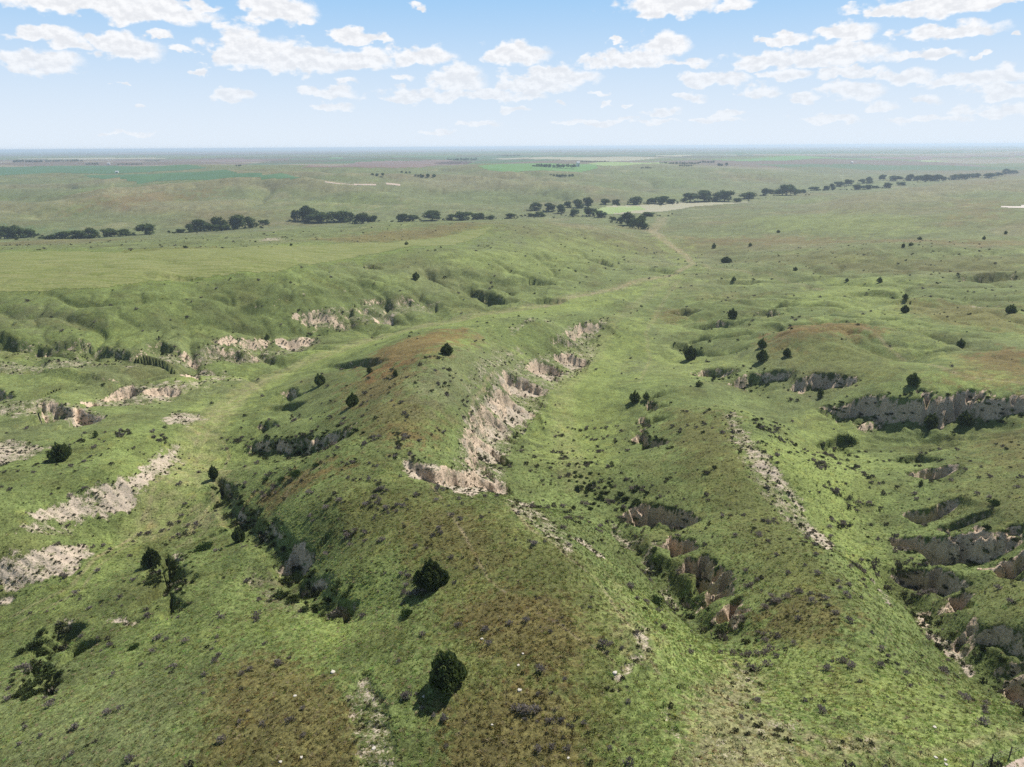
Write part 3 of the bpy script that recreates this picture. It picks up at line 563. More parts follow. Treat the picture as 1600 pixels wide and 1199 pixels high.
class NB:
    """small node-building helper"""
    def __init__(s, name):
        s.m = bpy.data.materials.new(name); s.m.use_nodes = True; s.nt = s.m.node_tree; s.N, s.L = s.nt.nodes, s.nt.links; s.N.clear()
        s.out = s.N.new('ShaderNodeOutputMaterial'); s.b = s.N.new('ShaderNodeBsdfPrincipled'); s.L.new(s.b.outputs[0], s.out.inputs[0])
        s.b.inputs['Roughness'].default_value = .9; s.b.inputs['Specular IOR Level'].default_value = .12
    def set(s, sock, x):
        if isinstance(x, (int, float)): sock.default_value = x
        elif isinstance(x, tuple): sock.default_value = x if len(x) == len(sock.default_value) else x + (1,)
        else: s.L.new(x, sock)
    def math(s, op, a, b=None, clamp=False):
        n = s.N.new('ShaderNodeMath'); n.operation = op; n.use_clamp = clamp; s.set(n.inputs[0], a)
        if b is not None: s.set(n.inputs[1], b)
        return n.outputs[0]
    def rng(s, x, a, b, c, d, smooth=True):
        n = s.N.new('ShaderNodeMapRange'); n.interpolation_type = 'SMOOTHSTEP' if smooth else 'LINEAR'; s.set(n.inputs[0], x)
        for i, q in enumerate((a, b, c, d)): s.set(n.inputs[i + 1], q)
        return n.outputs[0]
    def noise(s, vec, scale, detail=3, rough=.55):
        n = s.N.new('ShaderNodeTexNoise'); n.inputs['Scale'].default_value = scale; n.inputs['Detail'].default_value = detail; n.inputs['Roughness'].default_value = rough
        s.L.new(vec, n.inputs['Vector']); return n.outputs[0]
    def attr(s, name, typ='GEOMETRY'):
        n = s.N.new('ShaderNodeAttribute'); n.attribute_name = name; n.attribute_type = typ; return n
    def mix(s, f, a, b, blend='MIX'):
        n = s.N.new('ShaderNodeMix'); n.data_type = 'RGBA'; n.blend_type = blend
        s.set(n.inputs['Factor'], f); s.set(n.inputs['A'], a); s.set(n.inputs['B'], b); return n.outputs['Result']
    def scale(s, col, f):
        n = s.N.new('ShaderNodeVectorMath'); n.operation = 'SCALE'; s.L.new(col, n.inputs[0]); s.set(n.inputs['Scale'], f); return n.outputs[0]
def ground_material():
    k = NB('prairie_turf'); tc = k.N.new('ShaderNodeTexCoord'); P = tc.outputs['Object']
    alb = k.attr('albedo').outputs['Color']; bare = k.attr('bare').outputs['Fac']
    n1 = k.noise(P, .8, 6, .65); n2 = k.noise(P, 3.2, 4, .6); n3 = k.noise(P, .14, 4, .6)
    n9 = k.noise(P, 9.0, 3, .7)
    f = k.math('MULTIPLY', k.math('MULTIPLY', k.rng(n1, .28, .72, .76, 1.24), k.rng(n2, .25, .75, .66, 1.34)), k.rng(n9, .25, .75, .6, 1.4))
    f = k.math('MULTIPLY', f, k.rng(n3, .3, .7, .85, 1.15))
    col = k.scale(alb, f)
    yel = k.noise(P, .33, 5, .65)
    col = k.mix(k.rng(yel, .52, .72, 0, .35), col, k.mix(1, col, (1.45, 1.12, .85), 'MULTIPLY'))
    forb = k.noise(P, .42, 5, .7); col = k.mix(k.rng(forb, .55, .66, 0, .55), col, k.mix(1, col, (.42, .46, .45), 'MULTIPLY'))
    fl = k.noise(P, 1.3, 5, .72); col = k.mix(k.rng(fl, .58, .70, 0, .32), col, (.235, .205, .105, 1))
    # pale earth showing between bunches of grass
    spk = k.math('ADD', k.math('MULTIPLY', k.noise(P, .7, 3, .6), .42), k.math('MULTIPLY', k.noise(P, 5.0, 3, .75), .58))
    thr = k.math('SUBTRACT', .73, k.math('MULTIPLY', bare, .32))
    show = k.rng(k.math('SUBTRACT', spk, thr), -.085, .055, 0, 1)
    show = k.math('MULTIPLY', show, k.rng(bare, .05, .3, 0, 1))
    pal = k.scale(k.mix(k.noise(P, .6, 4, .6), (.45, .365, .28, 1), (.39, .335, .27, 1)), k.rng(n2, .2, .8, .75, 1.2))
    dark = k.scale(col, k.rng(bare, .2, 1, 1, .62))
    col = k.mix(show, dark, pal)
    bank = k.attr('bank').outputs['Fac']
    pn = k.math('ADD', k.math('MULTIPLY', k.noise(P, .38, 4, .6), .6), k.math('MULTIPLY', k.noise(P, 1.7, 4, .65), .4))
    bank = k.math('MULTIPLY', k.rng(k.math('ADD', pn, k.math('MULTIPLY', bank, .42)), .64, .76, 0, 1), k.rng(bank, .04, .2, 0, 1))
    earth = k.scale(k.mix(k.noise(P, .25, 3, .6), (.53, .405, .29, 1), (.47, .375, .29, 1)), k.rng(n2, .25, .75, .72, 1.25))
    col = k.mix(bank, col, earth)
    weeds = k.math('ADD', k.math('MULTIPLY', k.noise(P, 1.1, 4, .7), .6), k.math('MULTIPLY', k.noise(P, 3.4, 3, .7), .4))
    col = k.mix(k.math('MULTIPLY', k.rng(weeds, .53, .62, 0, .7), k.rng(bank, .2, .7, 0, 1)), col, (.070, .070, .034, 1))
    mp = k.N.new('ShaderNodeMapping'); mp.inputs['Scale'].default_value = (.25, .25, 3.0); k.L.new(P, mp.inputs[0])
    col = k.mix(k.rng(bank, .2, .7, 0, .8), col, k.mix(1, col, k.mix(k.noise(mp.outputs[0], 1.0, 3, .6), (.68, .66, .64, 1), (1.32, 1.32, 1.3, 1)), 'MULTIPLY'))
    k.set(k.b.inputs['Base Color'], col)
    bp = k.N.new('ShaderNodeBump'); bp.inputs['Strength'].default_value = .6; bp.inputs['Distance'].default_value = .25
    k.set(bp.inputs['Height'], k.math('ADD', k.math('MULTIPLY', n2, .7), k.math('MULTIPLY', n1, .6))); k.L.new(bp.outputs[0], k.b.inputs['Normal'])
    return k.m
MAT_GROUND = ground_material()
def build_ground():
    V = np.stack([GX, GY, Z + CAM_Z], -1).reshape(-1, 3)
    i = np.arange(NR - 1)[:, None] * NC; j = np.arange(NC)[None]; jn = (j + 1) % NC
    F = np.stack([i + j, i + jn, i + NC + jn, i + NC + j], -1).reshape(-1, 4)
    # close the small hole under the drone
    me = mesh_from('ground', V, F, MAT_GROUND, True, {'albedo': np.clip(ALB, 0, 1).reshape(-1, 3)}, {'bare': WHITE.ravel(), 'bank': fb.astype(np.float32).ravel()})
    o = link('ground', me, label='rolling green prairie cut by eroded gullies and bare banks', kind='structure'); return o
ground = build_ground()
#@@OBJECTS
# ------------------------------------------------------------------ fields and roads: sheets laid on the ground
def sheet_material(name, c1, c2, wl, streak=0.0, bump=.1):
    k = NB(name); tc = k.N.new('ShaderNodeTexCoord'); mp = k.N.new('ShaderNodeMapping'); mp.inputs['Scale'].default_value = (1, 1 + streak, 1)
    k.L.new(tc.outputs['Object'], mp.inputs[0]); P = mp.outputs[0]
    n1 = k.noise(P, 1.0 / wl, 6, .65); n2 = k.noise(tc.outputs['Object'], 1.2, 4, .6)
    col = k.mix(k.rng(n1, .36, .64, 0, 1), c1 + (1,), c2 + (1,))
    k.set(k.b.inputs['Base Color'], k.scale(col, k.rng(n2, .25, .75, .7, 1.3)))
    bp = k.N.new('ShaderNodeBump'); bp.inputs['Strength'].default_value = .4; bp.inputs['Distance'].default_value = bump
    k.set(bp.inputs['Height'], n2); k.L.new(bp.outputs[0], k.b.inputs['Normal'])
    return k.m
def sheet(name, label, pts, mat, lift=.05, warp=.003, group=None):
    P = al(pts, Z); I, J = box_idx(P, .03)
    d = poly_sd(P, GA[I, J], GL[I, J]) + WARP[I, J] * warp + WARP2[I, J] * warp * .6
    ins = d < 0
    fq = ins[:-1, :-1] & ins[1:, :-1] & ins[:-1, 1:] & ins[1:, 1:]
    ii, jj = np.nonzero(fq)
    if len(ii) == 0: print('EMPTY SHEET', label); return
    w = ins.shape[1]
    F = np.stack([ii * w + jj, ii * w + jj + 1, (ii + 1) * w + jj + 1, (ii + 1) * w + jj], -1)
    V = np.stack([GX[I, J], GY[I, J], Z[I, J] + CAM_Z + lift + .00012 * GRr[I, J]], -1).reshape(-1, 3)
    used, inv = np.unique(F, return_inverse=True)
    o = link(name, mesh_from(name, V[used], inv.reshape(F.shape), mat, True), label=label, kind='structure')
    return o
M_HAY = sheet_material('hay_grass', (.125,.150,.042), (.185,.192,.078), 14, 6)
M_CROP = sheet_material('young_crop', (.060,.120,.058), (.065,.130,.055), 120)
M_CROP2 = sheet_material('bright_crop', (.095,.190,.055), (.11,.20,.065), 90)
M_LIGHT = sheet_material('pale_crop', (.19,.27,.09), (.24,.29,.13), 60)
M_STUB = sheet_material('stubble', (.30,.275,.20), (.26,.26,.165), 25, 3)
M_SOIL = sheet_material('tilled_soil', (.150,.105,.090), (.175,.125,.105), 200)
M_WHITE = sheet_material('dry_pan', (.52,.47,.42), (.45,.40,.35), 30)
M_ROAD = sheet_material('dirt_road', (.42,.34,.28), (.36,.29,.235), 3)
sheet('hay_field', 'light green grass field along the top of the left plateau', [(-80,462),(-80,398),(200,395),(450,385),(620,378),(770,354),(760,366),(700,384),(560,402),(430,427),(300,440),(150,452)], M_HAY, .04, .008)
sheet('crop_field', 'long dark green crop strip beyond the left hills', [(-80,271),(-80,261),(200,259.5),(330,262),(280,268),(120,272)], M_CROP)
sheet('crop_field', 'green crop strip ending in a wedge above the round hill', [(120,273.5),(300,269.5),(400,270),(480,276),(470,280),(400,281),(180,279)], M_CROP)
sheet('crop_field', 'vivid green crop square beside the white farm building', [(770,268),(745,259),(800,256),(932,257),(935,264),(860,268)], M_CROP2)
sheet('crop_field', 'yellow green crop strip right of the white farm building', [(912,256),(935,253.5),(1035,254),(1060,257),(940,259.5)], M_LIGHT)
sheet('crop_field', 'small green field behind the purple brown tilled land', [(672,255),(738,252),(742,256),(700,257.5)], M_CROP2)
sheet('stubble_field', 'pale stubble field beside the creek trees', [(925,333),(948,321),(1060,316),(1185,314.5),(1150,319),(1080,324),(1040,331),(1000,334),(960,336)], M_STUB)
sheet('crop_field', 'fresh green patch at the left end of the creekside field', [(905,334),(945,323),(1000,322),(1010,328),(975,333),(940,337)], M_LIGHT, .09)
sheet('tilled_field', 'purple brown tilled field beyond the middle hills', [(470,263),(560,253),(700,250),(745,253),(690,258),(620,264)], M_SOIL)
sheet('tilled_field', 'thin brown tilled strip left of the shelterbelts', [(150,252),(400,249),(520,250),(400,253),(200,255)], M_SOIL)
sheet('dry_pan', 'white dry field edge on the right slope', [(1550,323.5),(1600,320),(1660,319),(1660,327),(1575,326)], M_WHITE)
sheet('crop_field', 'small pale field far off on the right', [(1408,254.5),(1440,251),(1482,250.5),(1480,253.5)], M_LIGHT)
for nm, lab, pts, m_ in [('stubble_field', 'thin tan field strip near the left horizon', [(-40,249),(160,246.5),(330,247),(160,250.5)], M_STUB), ('crop_field', 'thin green field strip near the horizon left of centre', [(420,247),(700,243.5),(760,245),(520,248.5)], M_CROP2), ('stubble_field', 'thin tan field strip near the horizon right of centre', [(760,248.5),(930,246),(1100,247),(900,251)], M_STUB), ('crop_field', 'thin green field strip on the right plain', [(1100,250.5),(1330,247),(1400,249),(1180,253)], M_CROP2), ('tilled_field', 'thin brown field strip near the right horizon', [(1330,245.5),(1600,241.5),(1640,244.5),(1400,249)], M_SOIL), ('stubble_field', 'faint pale field strip just under the horizon at right', [(960,243.5),(1150,241.3),(1250,242.3),(1050,245)], M_STUB)]:
    sheet(nm, lab, pts, m_)
sheet('dirt_road', 'pale dirt road cut across the hill beyond the creek', [(484,287),(560,286.6),(640,289),(700,292.4),(748,293),(748,294.2),(690,294),(600,289.8),(530,288.2),(484,288)], M_ROAD)
sheet('dirt_road', 'pale pinkish dirt road in the bottom right corner', [(1545,1205),(1585,1189),(1640,1168),(1800,1112),(1920,1072),(1960,1100),(1850,1165),(1700,1235),(1600,1290),(1440,1330),(1440,1250)], M_ROAD, .03)

# ------------------------------------------------------------------ plants
def foliage_material(name, c1, c2, inst=False, noise_wl=.4, trans=.15):
    k = NB(name)
    if inst:
        col = k.attr('tint', 'INSTANCER').outputs['Color']; tc = k.N.new('ShaderNodeTexCoord'); oi = k.N.new('ShaderNodeObjectInfo')
        n = k.noise(tc.outputs['Object'], 5, 2, .6)
        col = k.scale(col, k.rng(n, .3, .7, .65, 1.35))
    else:
        tc = k.N.new('ShaderNodeTexCoord'); oi = k.N.new('ShaderNodeObjectInfo')
        n = k.noise(tc.outputs['Object'], 1 / noise_wl, 3, .6)
        col = k.mix(k.rng(n, .35, .65, 0, 1), c1 + (1,), c2 + (1,))
        col = k.scale(col, k.rng(oi.outputs['Random'], 0, 1, .78, 1.2))
    k.set(k.b.inputs['Base Color'], col)
    k.b.inputs['Roughness'].default_value = 1.0; k.b.inputs['Specular IOR Level'].default_value = 0.0
    if trans:
        tr = k.N.new('ShaderNodeBsdfTranslucent'); k.L.new(col, tr.inputs[0]); mx = k.N.new('ShaderNodeMixShader'); mx.inputs[0].default_value = trans
        k.L.new(k.b.outputs[0], mx.inputs[1]); k.L.new(tr.outputs[0], mx.inputs[2]); k.L.new(mx.outputs[0], k.out.inputs[0])
    return k.m
M_CEDAR = foliage_material('juniper_foliage', (.062,.086,.028), (.135,.165,.055), trans=.22)
M_BARK = foliage_material('bark', (.10,.075,.055), (.15,.115,.085), trans=0)
M_COTTON = foliage_material('cottonwood_foliage', (.048,.072,.026), (.088,.118,.040), noise_wl=.12, trans=.15)
M_SHRUB = foliage_material('shrub_foliage', (.045,.075,.022), (.080,.120,.036), noise_wl=.6)
M_SAGE = foliage_material('sagebrush_foliage', (.150,.128,.108), (.300,.262,.225), noise_wl=.22, trans=.3)
M_INST = foliage_material('turf_tuft', (0,0,0), (0,0,0), True, trans=.1)
M_TUFT = foliage_material('bunch_grass', (0,0,0), (0,0,0), True, trans=.45)

def rot_basis(n, r):
    """random tangent frames for n vectors"""
    h = r.normal(size=n.shape); t = h - (h * n).sum(1, keepdims=True) * n; t /= np.linalg.norm(t, axis=1, keepdims=True) + 1e-9
    return t, np.cross(n, t)
def leaves(P, Nn, size, r, aspect=1.0):
    """leaf-clump quads (kites) at P, roughly facing Nn"""
    t, b = rot_basis(Nn, r); s = size[:, None]
    v = np.stack([P - t * s * .5, P + b * s * .45 * aspect + Nn * s * .12, P + t * s * .6, P - b * s * .45 * aspect - Nn * s * .05], 1)
    k = len(P); return v.reshape(-1, 3), np.arange(4 * k).reshape(k, 4)
def tube(path, rad, sides=7):
    path = np.asarray(path, float); V = []; F = []
    for i, p in enumerate(path):
        d = path[min(i + 1, len(path) - 1)] - path[max(i - 1, 0)]; d /= np.linalg.norm(d) + 1e-9
        u = np.cross(d, (0, 1, .3)); u /= np.linalg.norm(u); w = np.cross(d, u)
        for k in range(sides):
            a = 2 * math.pi * k / sides; V.append(p + (u * math.cos(a) + w * math.sin(a)) * rad[i])
    for i in range(len(path) - 1):
        for k in range(sides):
            F.append((i * sides + k, i * sides + (k + 1) % sides, (i + 1) * sides + (k + 1) % sides, (i + 1) * sides + k))
    return np.array(V), np.array(F)
def join(parts):
    V, F, o = [], [], 0
    for v, f in parts: V.append(v); F.append(f + o); o += len(v)
    return np.concatenate(V), np.concatenate(F)
def cedar_meshes(seed, n, ratio):
    """unit juniper: crown 1 wide, `ratio` tall"""
    r = np.random.default_rng(seed)
    K_ = 12; sa = np.arange(K_) * 2.4 + r.uniform(-.5, .5, K_); sq = np.sqrt((np.arange(K_) + .3) / K_) * .33 * r.uniform(.8, 1.15, K_)
    sh = (1.0 - 1.35 * sq + r.uniform(-.10, .10, K_)).clip(.4, 1.02); sh[0] = 1.0; sr = r.uniform(.15, .22, K_); s0 = .02 + .35 * sq * r.uniform(.2, 1, K_)
    k = r.integers(0, K_, n); t0 = r.uniform(0, 1, n) ** .9; th = r.uniform(0, 2 * math.pi, n)
    pr = np.where(t0 < .4, (np.clip(t0 + .05, 0, 1) / .45) ** .5, np.clip(1 - ((t0 - .4) / .6) ** 1.6, 0, 1) ** .75)
    rad = sr[k] * pr * np.sqrt(r.uniform(.3, 1.2, n)); z = s0[k] + (sh[k] - s0[k]) * t0
    px_, py_ = sq[k] * np.cos(sa[k]) * (1 + .12 * t0) + rad * np.cos(th), sq[k] * np.sin(sa[k]) * (1 + .12 * t0) + rad * np.sin(th)
    P = np.stack([px_, py_, z * ratio], 1); t = z; th = np.arctan2(py_, px_)
    N = np.stack([np.cos(th), np.sin(th), .25 + .9 * t], 1) + r.normal(0, .45, (n, 3)); N /= np.linalg.norm(N, axis=1, keepdims=True)
    # upright sprays: narrow blades pointing up and out
    s = r.uniform(.5, 1.2, n) * (.115 if n > 2500 else .17); up = N * .5 + np.array([0, 0, .8]); up /= np.linalg.norm(up, axis=1, keepdims=True)
    side = np.cross(up, r.normal(size=(n, 3))); side /= np.linalg.norm(side, axis=1, keepdims=True); S = s[:, None]
    v = np.stack([P - up * S * .4, P + side * S * .34, P + up * S * .75, P - side * S * .34], 1).reshape(-1, 3)
    crown = mesh_from('crown', v, np.arange(4 * n).reshape(n, 4), M_CEDAR)
    parts = [tube([(0, 0, -.12), (.01, 0, .2 * ratio), (0, .01, .6 * ratio), (.01, 0, .9 * ratio)], [.055, .042, .025, .008])]
    for k in range(9):
        a = k * 2.4; z = (.1 + .07 * k) * ratio; q = .40 * (1 - .09 * k)
        parts.append(tube([(0, 0, z), (q * .5 * math.cos(a), q * .5 * math.sin(a), z + .06), (q * math.cos(a), q * math.sin(a), z + .16)], [.02, .012, .004], 5))
    v, f = join(parts); return crown, mesh_from('trunk', v, f, M_BARK, True)
def cottonwood_meshes(seed, n, wr):
    """broad-crowned tree 1 tall, `wr` wide"""
    r = np.random.default_rng(seed); nl = 13
    L = []
    for k in range(nl):
        a = r.uniform(0, 2 * math.pi); q = math.sqrt(r.uniform(0, 1)) * .33 * wr; z = r.uniform(.20, .74) if k > 2 else r.uniform(.70, .82)
        if k < 3: q *= .5
        L.append((q * math.cos(a), q * math.sin(a), z, r.uniform(.15, .23) * (.75 + .35 * wr)))
    L = np.array(L); w = L[:, 3] ** 2; idx = r.choice(nl, n, p=w / w.sum())
    N = r.normal(size=(n, 3)); N /= np.linalg.norm(N, axis=1, keepdims=True)
    rr = L[idx, 3] * r.uniform(.55, 1.06, n) * (1 + .18 * np.sin(N[:, 0] * 7 + idx) * np.sin(N[:, 2] * 6 + idx * 2))
    P = L[idx, :3] + N * rr[:, None] * np.array([1, 1, .82]); P[:, 2] = np.maximum(P[:, 2], .02 + .06 * r.uniform(0, 1, n))
    N2 = N + r.normal(0, .5, (n, 3)) + np.array([0, 0, .35]); N2 /= np.linalg.norm(N2, axis=1, keepdims=True)
    v, f = leaves(P, N2, r.uniform(.05, .10, n), r)
    crown = mesh_from('crown', v, f, M_COTTON)
    parts = [tube([(0, 0, -.06), (.005, 0, .12), (.01, .01, .32), (0, .02, .6)], [.034, .027, .02, .008])]
    for k in range(min(8, nl)):
        p = L[k]; parts.append(tube([(0, 0, .12 + .03 * k), (p[0] * .5, p[1] * .5, .2 + p[2] * .35), (p[0], p[1], p[2])], [.016, .010, .004], 5))
    v, f = join(parts); return crown, mesh_from('trunk', v, f, M_BARK, True)
def shrub_mesh(seed, n, mat, ratio, leaf, name, stems=0):
    r = np.random.default_rng(seed); nl = 7
    c = np.c_[r.uniform(-.25, .25, nl), r.uniform(-.25, .25, nl), r.uniform(.15, .42, nl)]; rd = r.uniform(.20, .33, nl); idx = r.integers(0, nl, n)
    N = r.normal(size=(n, 3)); N[:, 2] = np.abs(N[:, 2]) * .9 + .1 * N[:, 2]; N /= np.linalg.norm(N, axis=1, keepdims=True)
    P = c[idx] + N * (rd[idx] * r.uniform(.5, 1.1, n))[:, None]; P[:, 2] = np.maximum(P[:, 2] * ratio, 0.0)
    up = N * .6 + np.array([0, 0, .7]) + r.normal(0, .3, (n, 3)); up /= np.linalg.norm(up, axis=1, keepdims=True)
    side = np.cross(up, r.normal(size=(n, 3))); side /= np.linalg.norm(side, axis=1, keepdims=True); S = (r.uniform(.6, 1.3, n) * leaf)[:, None]
    v = np.stack([P - up * S * .5, P + side * S * .32, P + up * S * .7, P - side * S * .32], 1).reshape(-1, 3)
    return mesh_from(name, v, np.arange(4 * n).reshape(n, 4), mat)
def at(u, v, zplane=None):
    """ground point under a picture point -> (x, y, z, metres per picture pixel)"""
    if zplane is not None:
        d = ray(u, v); t = zplane / d[2]; a, l = math.atan2(d[0], d[1]), math.log(math.hypot(d[0], d[1]) * t)
    else: a, l = hit(Z, u, v)
    rr = math.exp(l); z = float(look(Z, np.array([a]), np.array([l]))[0]); p = np.array([rr * math.sin(a), rr * math.cos(a), z])
    return p[0], p[1], z + CAM_Z, float(p @ cF) / FPX
def tree(name, meshes, loc, sc, rz, label, cat, group):
    o = link(name, None, label=label, cat=cat, group=group); o.location = loc; o.rotation_euler = (0, 0, rz); o.scale = sc
    link('crown', meshes[0], o); link('trunk', meshes[1], o); return o

ORD = 'first second third fourth fifth sixth seventh eighth ninth tenth eleventh twelfth thirteenth fourteenth fifteenth sixteenth seventeenth eighteenth nineteenth twentieth'.split()
CED_HI = [cedar_meshes(90 + k, 4200, 1.0) for k in range(2)]
CED = [cedar_meshes(100 + k, 1300, 1.0) for k in range(4)]
CED_LO = [cedar_meshes(120 + k, 380, 1.0) for k in range(2)]
CEDARS = [ # picture point of the foot, crown width in picture pixels, height to width, label
 (699,1072,60,1.0,'largest rounded juniper on the near brown hill, nearest to the viewer'),(674,916,43,1.0,'second largest juniper, standing higher up the foreground hill'),(95,718,31,.85,'broad juniper alone on the grassy bench at the far left'),
 (238,884,25,1.4,'slim juniper against the brushy bank left of the foreground hill'),(374,847,20,1.4,'upright juniper at the brushy left gully beside its pale floor'),(335,748,15,1.6,'slender juniper at the upper end of the brushy left gully'),
 (500,602,20,1.0,'round juniper left of the central ridge above a small bank'),(551,634,21,1.1,'bushy juniper on the brown left flank of the central ridge'),(699,553,19,.95,'juniper standing on the red crest of the central ridge'),(578,583,11,1.1,'left one of two small junipers on the red ridge flank'),(618,589,10,1.3,'right one of two small junipers on the red ridge flank'),
 (650,436,13,.9,'lone juniper below the left plateau among far banks'),(992,628,17,1.1,'left and broader juniper of a pair above the small stepped banks'),(1010,625,12,1.2,'right and smaller juniper of a pair above the small stepped banks'),
 (1144,497,14,1.2,'juniper beside the dark rocky knob on the right'),(1190,543,14,1.1,'upper juniper of a close pair below the red dome'),(1191,564,18,1.1,'lower and larger juniper of a close pair below the red dome'),(1229,557,13,1.1,'juniper right of the close pair below the red dome'),
 (1078,562,20,1.2,'juniper growing in a small brushy hollow right of centre'),(1092,604,11,.95,'small round juniper in front of the left end of the dark banks'),(1281,622,12,1.5,'slim juniper below the pale end of the dark banks'),(1425,602,21,1.0,'juniper on the grassy slope above the long dark bank'),
 (1454,669,24,1.1,'left juniper at the foot of the long dark bank'),(1506,664,22,1.1,'right juniper at the foot of the long dark bank'),(1414,468,12,.85,'upper juniper of two on the reddish slope at right'),(1413,489,13,1.0,'lower juniper of two on the reddish slope at right'),(1579,490,17,.9,'large juniper near the right edge beside a pale spot'),
 (1501,541,14,.9,'juniper between the two reddish slopes at right'),(1374,442,11,.9,'small juniper on the far right hillside below the dark ledge'),(1438,759,8,1.4,'tiny juniper among the gullies on the right'),(150,683,10,1.2,'small juniper on the left bench above the broad one'),(418,531,9,1.2,'small juniper below the pale bluff left of the valley'),
 (1134,411,17,.6,'dark spreading juniper clump beside the far valley track'),(1115,388,8,1.1,'far small juniper left of the valley track clump'),(1172,385,6,1.0,'tiny far juniper above the valley track clump'),(1243,423,8,.8,'far low juniper right of the valley track clump'),(1323,440,6,1.0,'tiny juniper on the far green flat at right'),(1146,440,8,1.1,'small juniper over the little far bank at right of the track'),
 (1216,364,6,.8,'tiny far juniper on the slope facing the creek'),(1437,375,7,.8,'far juniper on the reddish band at right'),(1411,387,6,1.2,'left one of a tiny far juniper pair'),(1423,384,7,.8,'right one of a tiny far juniper pair'),(1571,366,6,1.0,'tiny far juniper near the right edge'),(1537,375,5,1.4,'thin far juniper below the one near the right edge'),
 (290,388,6,.8,'tiny dark juniper on the far rim of the left plateau'),(635,383,6,1.0,'tiny juniper on the smooth rounded ridge in mid distance'),(455,384,5,.8,'tiny juniper beside the pale spot behind the hay field'),
]
for k, (u, v, w, ratio, lab) in enumerate(CEDARS):
    x, y, z, mpp = at(u, v); W_ = w * mpp * (1.18 if w > 25 else 1.06); ratio *= .9
    ms = CED_HI[k % 2] if w > 40 else CED[k % 4] if w > 12 else CED_LO[k % 2]
    tree('juniper_tree', ms, (x, y, z - .05), (W_, W_, W_ * ratio), k * 1.7, lab, 'tree', 'junipers scattered over the prairie')
SHR = [shrub_mesh(140 + k, 900, M_SHRUB, .62, .085, 'thicket') for k in range(3)]
for k, (u, v, w, lab) in enumerate([(320,858,34,'low green thicket left of the brushy gully'),(635,962,26,'small green thicket between the two big junipers'),(1026,944,27,'green thicket left of the deep right trench'),(462,742,26,'largest green thicket behind the foreground hill'),(416,750,11,'tiny green thicket left of the largest one behind the hill'),(440,751,15,'small green thicket just left of the largest behind the hill'),(494,728,15,'green thicket right of the largest one behind the hill'),(1555,789,22,'green thicket on the slope at the right edge'),(1325,691,32,'dark thicket in the valley below the long dark bank'),(210,1012,20,'green thicket above the dark bank at lower left')]):
    x, y, z, mpp = at(u, v)
    o = link('thicket', SHR[k % 3], label=lab, cat='shrub', group='low green thickets'); o.location = (x, y, z - .05); o.scale = (w * mpp, w * mpp, w * mpp * .75); o.rotation_euler = (0, 0, k * 2.1)

# cottonwoods along the creek: foot in the picture, width and height in picture pixels
CW = [cottonwood_meshes(200 + k, 1900, wr) for k, wr in enumerate((.95, 1.2, 1.45, 1.1, 1.3, 1.0))]
CREEK = [
 ('the creek clump at the left picture edge',[(-8,375,24,22),(8,375,24,22),(22,374,24,22),(38,372,22,17),(49,370,13,13)]),
 ('the loose creek row near the left edge',[(80,376,20,8),(102,375,24,14),(124,377,24,16),(140,375,22,18),(150,374,10,12),(168,371,24,15),(197,371,18,12),(229,369,26,19)]),
 ('the creek grove below the smooth left hills',[(282,366,14,7),(300,366,18,14),(314,364,24,21),(330,366,22,14),(344,364,18,23),(354,365,14,10),(372,362,29,25),(393,358,22,19),(414,352,14,9)]),
 ('the dense creek grove in front of the round hill',[(465,346,15,19),(480,346,26,25),(500,348,34,19),(530,347,34,19),(546,346,20,15),(567,350,24,19),(585,350,16,15)]),
 ('the creek row behind the smooth grassy ridge',[(628,348,16,15),(645,347,16,12),(676,345,30,17),(703,344,16,10),(722,344,24,15),(746,344,20,12),(767,344,12,8),(797,341,16,9)]),
 ('the grove left of the pale stubble field',[(830,338,14,6),(836,330,20,13),(842,338,15,9),(856,331,18,15),(878,333,12,15),(887,326,10,11),(897,337,14,12),(905,326,22,14),(919,325,14,18),(922,337,20,15),(938,339,14,12)]),
 ('the grove where the valley track meets the creek',[(958,343,9,6),(970,349,13,11),(983,353,23,22),(998,360,23,21),(1004,352,14,17),(1011,337,20,7)]),
 ('the tree row behind the pale stubble field',[(946,320,14,10),(963,320,12,10),(993,318,24,13),(1018,317,14,10),(1036,317,22,14),(1048,317,12,8),(1078,315,22,16),(1100,314,26,19),(1118,314,20,15),(1132,314,20,19),(1151,315,12,7),(1170,311,22,11)]),
 ('the rounded grove right of the stubble field',[(1195,306,12,13),(1204,303,9,8),(1214,304,10,8),(1228,306,27,19),(1246,302,11,7),(1256,301,8,6)]),
 ('the split grove on the right reach of creek',[(1272,297,14,7),(1291,297,10,8),(1301,296,11,10),(1312,291,14,9),(1326,290,13,11),(1340,297,14,9),(1347,288,10,8),(1356,297,14,8),(1358,288,10,11),(1368,295,9,5)]),
 ('the long grove on the far right creek',[(1380,284,11,10),(1385,295,12,9),(1399,285,18,9),(1408,292,13,6),(1420,285,14,11),(1432,285,10,9),(1445,288,18,13),(1455,286,11,10),(1464,287,12,12),(1474,284,9,7)]),
 ('the last creek grove at the right edge',[(1489,282,17,9),(1503,281,14,10),(1515,278,14,8),(1526,277,12,7),(1545,278,16,9),(1560,275,11,7),(1571,272,11,9),(1583,271,11,6)]),
]
kk = 0
for place, lst in CREEK:
    lst = sorted(lst)
    for i, (u, v, w, h) in enumerate(lst):
        x, y, z, mpp = at(u, v, -91.5)
        ms = CW[kk % 6]; wr = (.95, 1.2, 1.45, 1.1, 1.3, 1.0)[kk % 6]
        H = h * mpp * .95; W_ = w * mpp * 1.4 / wr
        tree('cottonwood_tree', ms, (x, y, z - .2), (W_, W_, H), kk * 2.3, f'cottonwood, {ORD[i]} from left in {place}', 'tree', 'cottonwoods along the creek'); kk += 1

